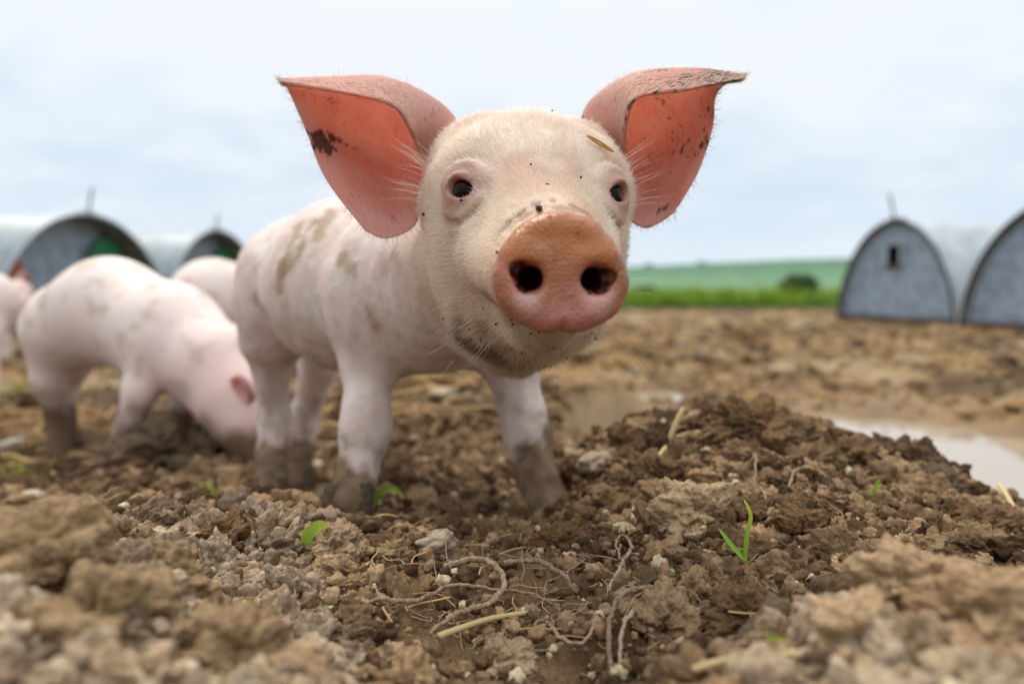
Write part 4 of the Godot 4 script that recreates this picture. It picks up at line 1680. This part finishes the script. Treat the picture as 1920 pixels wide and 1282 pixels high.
func lump(level: int, sd: int, rough: float, flat: float, smooth_ := false) -> ArrayMesh:
	if not ico.has(level): ico[level] = icosphere(level)
	var n := FastNoiseLite.new()
	n.seed = sd * 13 + 1
	n.noise_type = FastNoiseLite.TYPE_SIMPLEX_SMOOTH
	n.frequency = 1.0
	n.fractal_octaves = 2 if smooth_ else 5
	var cel := FastNoiseLite.new()
	cel.seed = sd * 7 + 3
	cel.noise_type = FastNoiseLite.TYPE_CELLULAR
	cel.frequency = 2.2
	cel.cellular_return_type = FastNoiseLite.RETURN_DISTANCE
	cel.fractal_type = FastNoiseLite.FRACTAL_FBM
	cel.fractal_octaves = 3
	var v := PackedVector3Array()
	var c := PackedColorArray()
	for p in ico[level][0]:
		var r: float = 1.0 + rough * n.get_noise_3dv(p * 0.9) * 1.3
		if not smooth_:
			var cd: float = cel.get_noise_3dv(p) + 1.0
			r += rough * (0.25 - 0.75 * cd * cd) + rough * 0.16 * n.get_noise_3dv(p * 6.0)
		v.append(p * r * Vector3(1, flat, 1))
		var t := n.get_noise_3dv(p * 2.2 + Vector3(5, 5, 5))
		var w := 1.0 + 0.35 * t
		c.append(Color(w, w, w))
	var i := PackedInt32Array(ico[level][1])
	return array_mesh(v, smooth_normals(v, i), c, i)


func ground_hit(px: float, py: float) -> Vector3:
	var d := 0.22
	while d < 60.0:
		var p := at(px, py, d)
		if p.y < height(p.x, p.z): return p
		d += 0.004 if d < 2.0 else 0.02
	return at(px, py, 60.0)


func scatter(called: String, label: String, meshes: Array, count: int, spot: Callable, mat: Material):
	for m in meshes.size():
		var mm := MultiMesh.new()
		mm.transform_format = MultiMesh.TRANSFORM_3D
		mm.use_colors = true
		mm.mesh = meshes[m]
		var got := []
		for k in count / meshes.size():
			var s = spot.call()
			if s != null: got.append(s)
		mm.instance_count = got.size()
		for k in got.size():
			mm.set_instance_transform(k, got[k][0])
			mm.set_instance_color(k, got[k][1])
		var o := MultiMeshInstance3D.new()
		o.name = numbered(called)
		o.multimesh = mm
		o.material_override = mat
		add_child(o)
		tag(o, label, "soil", "", "stuff")


func turned(s: Vector3) -> Basis:
	return Basis(Vector3(rng.randfn(), rng.randfn(), rng.randfn()).normalized(), rng.randf() * TAU) * Basis.from_scale(s)


func crumb_color(p: Vector3) -> Color:
	var t := rng.randf()
	var wet := n_tint.get_noise_2d(p.x * 2.6, p.z * 2.6)
	var c := Color(0.087, 0.046, 0.020).lerp(Color(0.479, 0.305, 0.159), clampf(pow(rng.randf(), 1.5) + wet * 0.5, 0.0, 1.0))
	if t > 0.93: c = Color(0.720, 0.597, 0.365)
	elif t > 0.905: c = Color(0.541, 0.358, 0.198)
	return c.lerp(Color(0.640, 0.490, 0.332), dry(p.x, p.z) * rng.randf_range(0.1, 0.9))


func near_crumb():
	var r := 0.19 + 1.15 * pow(rng.randf(), 1.15)
	var a := rng.randf_range(-0.78, 0.78)
	var p := Vector3(r * sin(a), 0, -r * cos(a))
	if puddle_depth(p.x, p.z) > 0.2: return null
	var clump := n_mid.get_noise_2d(p.x * 1.6 + 3.0, p.z * 1.6)
	if rng.randf() > 0.55 + clump * 1.6: return null
	var s := rng.randf_range(0.0011, 0.0030) if rng.randf() < 0.75 else rng.randf_range(0.003, 0.0065)
	s *= 0.7 + 0.5 * r
	p.y = height(p.x, p.z) + s * rng.randf_range(-0.2, 0.7)
	return [Transform3D(turned(Vector3(s, s * rng.randf_range(0.7, 1.0), s * rng.randf_range(0.8, 1.2))), p), crumb_color(p)]


func near_clump():
	var r := 0.20 + 1.25 * pow(rng.randf(), 1.15)
	var a := rng.randf_range(-0.78, 0.78)
	var p := Vector3(r * sin(a), 0, -r * cos(a))
	if puddle_depth(p.x, p.z) > 0.2: return null
	if rng.randf() > 0.5 + 1.5 * n_mid.get_noise_2d(p.x * 0.8 - 3.0, p.z * 0.8): return null
	if p.x > -0.075 and p.x < 0.10 and p.z > -0.60 and p.z < -0.36: return null
	var s := rng.randf_range(0.005, 0.009) if rng.randf() < 0.7 else rng.randf_range(0.009, 0.015)
	s *= 0.6 + 0.6 * r
	p.y = height(p.x, p.z) + s * rng.randf_range(-0.1, 0.4)
	var t := Color(0.104, 0.057, 0.025).lerp(Color(0.454, 0.287, 0.148), pow(rng.randf(), 1.3))
	return [Transform3D(turned(Vector3(s, s * 0.8, s)), p), t.lerp(Color(0.545, 0.425, 0.295), dry(p.x, p.z) * rng.randf_range(0.1, 0.8))]


func bank_clod():
	var a := rng.randf_range(0.16, 0.75) if rng.randf() < 0.75 else rng.randf_range(-0.75, -0.22)
	var r := rng.randf_range(0.45, 1.05) if a > 0.0 else rng.randf_range(0.33, 0.72)
	var p := Vector3(r * sin(a), 0, -r * cos(a))
	if puddle_depth(p.x, p.z) > 0.05: return null
	var s := rng.randf_range(0.009, 0.021) * (0.55 + 0.55 * r)
	p.y = height(p.x, p.z) - s * rng.randf_range(0.0, 0.35)
	var t := Color(0.108, 0.061, 0.028).lerp(Color(0.429, 0.275, 0.143), pow(rng.randf(), 1.4))
	return [Transform3D(turned(Vector3(s, s * 0.8, s)), p), t.lerp(Color(0.570, 0.436, 0.295), dry(p.x, p.z) * rng.randf_range(0.1, 0.8))]


func mid_straw():
	var r := 1.4 + 9.0 * pow(rng.randf(), 1.2)
	var a := rng.randf_range(-0.8, 0.8)
	var p := Vector3(r * sin(a), 0, -r * cos(a))
	if r < 5.0 and puddle_depth(p.x, p.z) > 0.05: return null
	if n_tint.get_noise_2d(p.x * 0.45 + 9.0, p.z * 0.9 - 4.0) < 0.02 and rng.randf() < 0.8: return null
	p.y = height(p.x, p.z) + 0.008
	return [Transform3D(Basis(Vector3.UP, rng.randf() * TAU) * Basis(Vector3.RIGHT, rng.randfn() * 0.25) * Basis.from_scale(Vector3.ONE * rng.randf_range(0.7, 1.6)), p), Color(0.9, 0.75, 0.5).lerp(Color(1.1, 0.95, 0.7), rng.randf())]


func near_bit():
	var r := 0.36 + 0.7 * rng.randf()
	var a := rng.randf_range(-0.75, 0.75)
	var p := Vector3(r * sin(a), 0, -r * cos(a))
	if puddle_depth(p.x, p.z) > 0.05: return null
	p.y = height(p.x, p.z) + 0.006
	return [Transform3D(Basis(Vector3.UP, rng.randf() * TAU) * Basis(Vector3.RIGHT, rng.randfn() * 0.3) * Basis.from_scale(Vector3.ONE * rng.randf_range(0.12, 0.38)), p), Color(0.7, 0.55, 0.4).lerp(Color(1.15, 1.0, 0.75), rng.randf())]


func mid_crumb():
	var r := 1.2 + 7.0 * pow(rng.randf(), 1.8)
	var a := rng.randf_range(-0.8, 0.8)
	var p := Vector3(r * sin(a), 0, -r * cos(a))
	if r < 5.0 and puddle_depth(p.x, p.z) > 0.1: return null
	var s := rng.randf_range(0.006, 0.016) * (0.8 + 0.22 * r)
	if rng.randf() < 0.05: s *= 2.0
	p.y = height(p.x, p.z) + s * rng.randf_range(-0.6, 0.1)
	var c := soil_color(p.x, p.z) * rng.randf_range(0.85, 1.3)
	if rng.randf() < 0.05: c = Color(0.55, 0.43, 0.29)
	return [Transform3D(turned(Vector3(s, s * 0.7, s)), p), c]


func left_stones():
	var p := ground_hit(rng.randf_range(-50, 330), 780 + 230 * rng.randf())
	var s := rng.randf_range(0.005, 0.017)
	return [Transform3D(turned(Vector3(s, s * 0.6, s * 0.8)), p + Vector3(0, s * 0.2, 0)), Color(0.42, 0.33, 0.22).lerp(Color(0.62, 0.53, 0.42), rng.randf())]


func build_soil():
	var m := StandardMaterial3D.new()
	var crumbs := []
	for k in 5: crumbs.append(lump(2, 20 + k, 0.55, 0.85))
	scatter("soil_crumbs", "loose crumbs of brown soil on the mud near the front", crumbs, 52000, near_crumb, M.crumb)
	var clumps := []
	for k in 5: clumps.append(lump(3, 30 + k, 0.6, 0.75))
	scatter("soil_clumps", "thumb sized clumps of soil on the mud near the front", clumps, 3200, near_clump, M.crumb)
	var rubble := []
	for k in 5: rubble.append(lump(4, 50 + k, 0.65, 0.75))
	scatter("clod_rubble", "rough clods heaped up on the mud banks", rubble, 620, bank_clod, M.soil)
	var lumps := []
	for k in 4: lumps.append(lump(3, 40 + k, 0.6, 0.8))
	scatter("soil_lumps", "trodden lumps of mud across the paddock", lumps, 9000, mid_crumb, M.crumb)


func build_litter():
	var bits := []
	for k in 3:
		var pts := [Vector3(-0.05, 0, 0), Vector3(-0.015, 0.004 * k, 0.006 - 0.006 * k), Vector3(0.02, 0.003, 0.004 * k), Vector3(0.05, 0.0, 0.0)]
		bits.append(tube(spline(pts, 3), 0.0022, 0.0016, 5, Color(0.52, 0.38, 0.19)))
	scatter("straw_litter", "trampled straw over the mud of the paddock", bits, 2600, mid_straw, M.straw)
	scatter("straw_bits", "broken bits of straw and root in the soil near the front", bits, 260, near_bit, M.straw)
	var shapes := []
	for k in 6: shapes.append(lump(5, 60 + k, 0.62, 0.8))
	var brown := Color(0.151, 0.085, 0.038)
	var grey := Color(0.269, 0.175, 0.092)
	var n := 0
	for q in [
			[1300, 985, .028, Color(0.403, 0.285, 0.160), "largest pale grey clod of earth, left of the twin green seedling"],
			[1312, 1020, .014, Color(0.470, 0.330, 0.192), "small pale lump in front of the largest grey clod"],
			[1052, 1035, .020, brown, "dark round clod right under the standing piglet's left front foot"],
			[1330, 770, .050, Color(0.10, 0.065, 0.04), "dark clod on the very top of the mud heap"],
			[1420, 830, .04, brown, "broad brown clod below the top of the mud heap, under the long stalk"],
			[310, 870, .075, Color(0.12, 0.08, 0.048), "big brown lump of earth in front of the rooting piglet's snout"],
			[60, 1085, .025, grey, "blurred grey clod at the left edge, with a white pebble"],
			[170, 1190, .022, grey, "very blurred clod in the bottom left corner, left one"],
			[430, 1235, .017, grey, "blurred clod at the bottom edge, left of the dark hollow"],
			[625, 1040, .020, Color(0.336, 0.235, 0.136), "pale clod with a green leaf on its top, below the left front foot"],
			[415, 1020, .018, brown, "dark brown clod at the top of the left mud bank"],
			[300, 1110, .020, grey, "rounded clod in the middle of the left mud bank"],
			[1250, 1190, .020, grey, "grey clod beside the pale root tangle"],
			[1600, 865, .020, brown, "brown clod on the ridge left of the puddle's near end"],
			[1770, 925, .020, Color(0.11, 0.075, 0.045), "dark clod on the ridge in front of the puddle"],
			[1850, 1010, .028, brown, "brown clod on the right bank, close to the pale stalk"],
			[1520, 1010, .020, brown, "brown clod right of the twin green seedling"],
			[1410, 1170, .018, brown, "dark clod low on the right bank, below the seedling"],
			[1740, 1140, .022, Color(0.358, 0.240, 0.132), "blurred tan clod on the near right bank, upper one"],
			[1640, 1230, .018, Color(0.381, 0.260, 0.144), "blurred tan clod at the bottom edge on the right"],
			[1880, 1190, .022, Color(0.336, 0.220, 0.120), "blurred tan clod in the bottom right corner"],
			[735, 1050, .013, grey, "small grey clod at the foot of the left mud bank"],
			[955, 1260, .013, Color(0.358, 0.250, 0.144), "pale clod at the bottom edge below the straw"]]:
		var p := ground_hit(q[0], q[1])
		var r: float = q[2]
		var inst := put("clod", tinted(shapes[n % 6], q[3] * 1.35), M.soil, null, Transform3D(Basis(Vector3.UP, n * 1.7) * Basis.from_scale(Vector3(r * 1.1, r, r)), p + Vector3(0, r * 0.15, -r * 0.3)))
		tag(inst, q[4], "clod", "clods of earth", "thing")
		n += 1
	var pebbles := []
	for k in 3: pebbles.append(lump(3, 90 + k, 0.35, 0.7, true))
	n = 0
	for q in [
			[280, 1070, .008, Color(0.72, 0.68, 0.60), "white pebble in the middle of the left mud bank"],
			[78, 1032, .007, Color(0.75, 0.72, 0.66), "white pebble on the blurred clod at the left edge"],
			[818, 1025, .012, Color(0.46, 0.365, 0.25), "speckled pale stone in the hollow, below the piglet's chin"],
			[520, 985, .009, Color(0.60, 0.49, 0.34), "long tan stone at the top of the left mud bank"],
			[505, 1090, .007, Color(0.62, 0.46, 0.28), "tan pebble left of the pale clod with the leaf"],
			[1120, 875, .018, Color(0.42, 0.31, 0.19), "long brown stone right of the left front leg, on the mud"],
			[60, 940, .016, Color(0.62, 0.52, 0.38), "round cream stone below the grass tuft on the left"],
			[105, 965, .018, Color(0.62, 0.50, 0.34), "long cream stone right of the round one on the left"],
			[22, 838, .02, Color(0.60, 0.52, 0.42), "pale stone at the left edge above the grass tuft"],
			[830, 745, .022, Color(0.50, 0.40, 0.26), "round blurred stone between the piglet's front legs"]]:
		var p := ground_hit(q[0], q[1])
		var r: float = q[2]
		tag(put("pebble" if r < .01 else "stone", tinted(pebbles[n % 3], q[3]), M.stone, null, Transform3D(Basis(Vector3.UP, n * 2.1) * Basis.from_scale(Vector3(r * 1.35, r * 0.9, r)), p + Vector3(0, r * 0.3, 0))), q[4], "stone", "stones in the mud", "thing")
		n += 1
	# roots
	var root_col := Color(0.40, 0.275, 0.16)
	for q in [
			[[[690, 1135], [720, 1150], [780, 1152], [850, 1122], [930, 1130], [1000, 1140], [1050, 1150]], .0014, "long pale root winding across the hollow, below the curled one"],
			[[[828, 1070], [880, 1074], [925, 1082], [946, 1120], [920, 1158], [860, 1178], [805, 1195]], .0021, "thick root curled like a hook in the hollow"],
			[[[945, 1062], [1000, 1075], [1050, 1100], [1085, 1120]], .0021, "short straight root right of the hooked one"],
			[[[1140, 1112], [1165, 1080], [1182, 1045], [1168, 1024], [1154, 1038], [1160, 1062], [1175, 1078]], .0012, "thin root standing up in a loop"],
			[[[1300, 1162], [1260, 1142], [1210, 1130], [1165, 1142], [1145, 1180], [1140, 1230], [1148, 1280]], .0019, "arched root that runs down to the bottom edge"],
			[[[1192, 1142], [1180, 1180], [1164, 1210], [1160, 1275]], .0015, "root hanging down beside the arched one"],
			[[[1036, 1165], [1034, 1200], [1060, 1228], [1092, 1232], [1112, 1200], [1108, 1170]], .0011, "thin yellowish root bent into a cup"],
			[[[655, 1035], [660, 1070], [672, 1090]], .0008, "hair thin root on the edge of the left mud bank"],
			[[[1405, 850], [1415, 880], [1412, 910]], .0011, "short upright root on the mud heap"],
			[[[1478, 918], [1490, 900], [1518, 882]], .0012, "forked dry root left of the single yellow sprout"],
			[[[1408, 918], [1425, 935], [1442, 952]], .0011, "short slanting root above the twin seedling"],
			[[[700, 1060], [745, 1040], [765, 1020]], .0007, "fine root left of the speckled stone"]]:
		var pts := []
		var lift: float = q[1]
		var m: int = q[0].size()
		for k in m:
			var h := ground_hit(q[0][k][0], q[0][k][1])
			pts.append(h + Vector3(0, lift + (0.0085 if k > 0 and k < m - 1 else 0.001), 0.003))
		var fine_pts := spline(pts, 8)
		for k in fine_pts.size():
			fine_pts[k] += Vector3(n_fine.get_noise_3dv(fine_pts[k] * 2.0), 0.7 * n_fine.get_noise_3dv(fine_pts[k] * 2.0 + Vector3(3, 3, 3)), 0) * 0.0020
		tag(put("root", tube(fine_pts, lift * 1.15, lift * 0.65, 7, root_col * rng.randf_range(0.8, 1.15), root_col * rng.randf_range(0.6, 1.0)), M.root), q[2], "root", "roots in the mud", "thing")
	var fuzz := SurfaceTool.new()
	fuzz.begin(Mesh.PRIMITIVE_TRIANGLES)
	for k in 120:
		var p := ground_hit(rng.randfn(980, 190), rng.randfn(1130, 60)) if k < 85 else ground_hit(rng.randf_range(300, 1800), rng.randf_range(960, 1200))
		var d := Vector3(rng.randfn(), rng.randf_range(0.0, 0.6), rng.randfn()).normalized()
		var pts := [p + Vector3(0, 0.004, 0)]
		for s in 5:
			d = (d + Vector3(rng.randfn(), rng.randfn() * 0.5 - 0.15, rng.randfn()) * 0.6).normalized()
			pts.append(pts[-1] + d * rng.randf_range(0.003, 0.009))
		fuzz.append_from(tube(spline(pts, 3), 0.00048, 0.00025, 4, Color(0.36, 0.25, 0.145)), 0, Transform3D())
	tag(put("root_hairs", fuzz.commit(), M.straw), "fine root hairs spread over the soil in front", "roots", "", "stuff")
	# straw: from one pixel to another, lifted at the far end
	var gold := Color(0.52, 0.38, 0.17)
	for q in [
			[822, 1232, 1012, 1163, 0.0019, .010, .012, "yellow straw lying across the hollow below the hooked root"],
			[1253, 838, 1282, 765, .0030, .0, .03, "upper of two straws sticking up on the left of the mud heap"],
			[1222, 893, 1248, 855, .0028, .0, .02, "lower stubby straw on the left of the mud heap"],
			[1268, 832, 1345, 820, .0026, .004, .006, "straw lying flat below the top of the mud heap"],
			[1378, 728, 1492, 868, .0028, .012, .004, "long brown stalk leaning down the mud heap"],
			[1238, 1003, 1282, 958, .0012, .012, .022, "split straw leaning on the largest grey clod"],
			[1186, 982, 1192, 955, .0018, .0, .008, "short straw stub standing left of the grey clod"],
			[1875, 935, 1918, 1000, .0028, .01, .004, "pale stalk at the right edge in front of the puddle"],
			[1300, 1290, 1520, 1252, .0016, .006, .012, "blurred straw at the bottom edge, right of the roots"],
			[1155, 860, 1195, 845, .0026, .002, .004, "blunt tan straw end left of the mud heap"],
			[690, 985, 745, 968, .0010, .003, .004, "thin straw beside the left front foot"],
			[380, 935, 405, 945, .0016, .004, .002, "dry curled blade beside the pale seedling"]]:
		var a := ground_hit(q[0], q[1]) + Vector3(0, q[5] + q[4], 0)
		var b := ground_hit(q[2], q[3])
		if absf(b.z - a.z) > 0.12:
			b = at(q[2], q[3], -(cam_basis.inverse() * (a - cam_at)).z + 0.01)
		else:
			b += Vector3(0, q[6] * 0.3 + q[4], 0)
		var mid := (a + b) / 2 + Vector3(0, 0.003, 0)
		tag(put("straw", tube(spline([a, mid, b], 5), q[4], q[4] * 0.7, 8, gold * rng.randf_range(0.8, 1.15), gold), M.straw), q[7], "straw", "straws on the mud", "thing")
	# straw on the piglet's head
	var sa := on_skin(1101, 254).lerp(cam_at, 0.014)
	var sb := on_skin(1150, 284).lerp(cam_at, 0.016)
	tag(put("straw", tube(spline([sa, (sa + sb) / 2 + Vector3(-0.0004, -0.0009, 0.0012), sb, (sa + sb) / 2 + Vector3(0.0004, 0.0006, 0.0008), sa + Vector3(0.0006, 0.0002, 0)], 5), .0009, .0006, 6, Color(0.46, 0.25, 0.03)), M.straw), "thin golden husk lying on the piglet's forehead by the ear", "straw", "", "thing")
	# seedlings and blades
	var green := Color(0.22, 0.36, 0.03)
	var yellow := Color(0.50, 0.44, 0.05)
	for q in [
			[[[[1402, 1085, 0], [1398, 1045, .004], [1402, 1000, .005], [1408, 965, .004], [1395, 935, .002]], [[1400, 1050, .004], [1375, 1025, .006], [1348, 990, .005]], [[1402, 1082, .001], [1385, 1088, .003], [1365, 1092, .004]]], .0016, "twin bladed green seedling standing on the right bank"],
			[[[[1632, 945, 0], [1640, 920, .004], [1650, 895, .005]]], .0020, "single yellow green sprout high on the right bank"],
			[[[[568, 1035, .004], [578, 1002, .006], [600, 985, .008], [612, 990, .006]]], .0040, "bright green leaf on the pale clod of the left bank"],
			[[[[395, 945, 0], [378, 915, .004], [374, 900, .005]], [[395, 945, 0], [400, 918, .004], [385, 905, .004]]], .0026, "pale seedling in front of the rooting piglet"],
			[[[[700, 950, 0], [712, 925, .006], [738, 915, .010], [758, 935, .004]]], .0030, "curled green shoot right of the left front foot"],
			[[[[922, 1018, .003], [945, 1021, .004], [972, 1022, .003]]], .0013, "yellow green blade lying below the piglet's chin"],
			[[[[1182, 1085, .003], [1208, 1092, .005], [1245, 1098, .003]]], .0030, "dark green leaf lying right of the looped root"],
			[[[[1240, 930, 0], [1243, 900, .004]], [[1265, 925, 0], [1268, 893, .003]]], .0013, "pair of tiny sprouts above the largest grey clod"],
			[[[[1340, 1152, .002], [1360, 1158, .004], [1382, 1168, .002]]], .0012, "small green blade left of the dark clod on the right bank"],
			[[[[1418, 1195, .002], [1450, 1196, .005], [1485, 1200, .002]]], .0014, "flat green blade near the bottom of the right bank"],
			[[[[1402, 755, 0], [1410, 742, .005], [1416, 730, .004]]], .0050, "green leaf tip on top of the mud heap, beside the stalk"],
			[[[[520, 938, .003], [545, 932, .006], [560, 928, .003]]], .0018, "thin green blade in front of the hind foot"]]:
		var st := SurfaceTool.new()
		st.begin(Mesh.PRIMITIVE_TRIANGLES)
		var one := base("seedling", ground_hit(q[0][0][0][0], q[0][0][0][1]))
		tag(one, q[2], "seedling", "seedlings in the mud", "thing")
		var back := one.transform.affine_inverse()
		var deep := -(cam_basis.inverse() * (one.position - cam_at)).z
		for strip in q[0]:
			var pts := []
			for k in strip.size():
				var s: Array = strip[k]
				pts.append(back * (at(s[0], s[1], deep - s[2])))
			put("blade", leaf_blade(spline(pts, 5), q[1], green * rng.randf_range(0.9, 1.2), yellow if rng.randf() < 0.6 else green), M.leaf, one)
	for q in [[40, 905, 1.0, "green grass tuft by the cream stones on the left"], [15, 745, 1.4, "blurred grass tuft at the left edge behind the rooting piglet"], [880, 800, 0.5, "tiny weed between the piglet's front legs"], [640, 945, 0.4, "small weed behind the left front foot"]]:
		var o := put("grass_tuft", grass_tuft_mesh(40, 0.09 * q[2], 0.055 * q[2], green * 0.8, yellow * 0.7, int(q[0])), M.leaf, null, Transform3D(Basis(), ground_hit(q[0], q[1]) - Vector3(0, 0.004, 0)))
		tag(o, q[3], "grass tuft", "grass tufts", "thing")


func tinted(m: ArrayMesh, col: Color) -> ArrayMesh:
	var a := m.surface_get_arrays(0)
	var c: PackedColorArray = a[Mesh.ARRAY_COLOR]
	for k in c.size(): c[k] = Color(c[k].r * col.r, c[k].g * col.g, c[k].b * col.b)
	a[Mesh.ARRAY_COLOR] = c
	var o := ArrayMesh.new()
	o.add_surface_from_arrays(Mesh.PRIMITIVE_TRIANGLES, a)
	return o


func leaf_blade(pts: Array, width: float, c0: Color, c1: Color) -> ArrayMesh:
	var v := PackedVector3Array()
	var c := PackedColorArray()
	var i := PackedInt32Array()
	var m := pts.size()
	for k in m:
		var d: Vector3 = (pts[mini(k + 1, m - 1)] - pts[maxi(k - 1, 0)]).normalized()
		var s := d.cross(Vector3(0.25, 0.5, 0.85)).normalized()
		var up := s.cross(d)
		var t := float(k) / (m - 1)
		var w := width * sqrt(maxf(0.0, sin(PI * (0.12 + 0.88 * t)))) + 0.0001
		for q in [-1.0, 0.0, 1.0]:
			v.append(pts[k] + s * w * q - up * w * 0.35 * (1.0 - absf(q)))
			c.append(c0.lerp(c1, t * t))
	for k in m - 1:
		for j in 2:
			var p := k * 3 + j
			i.append_array([p, p + 3, p + 4, p, p + 4, p + 1])
	return array_mesh(v, smooth_normals(v, i), c, i)
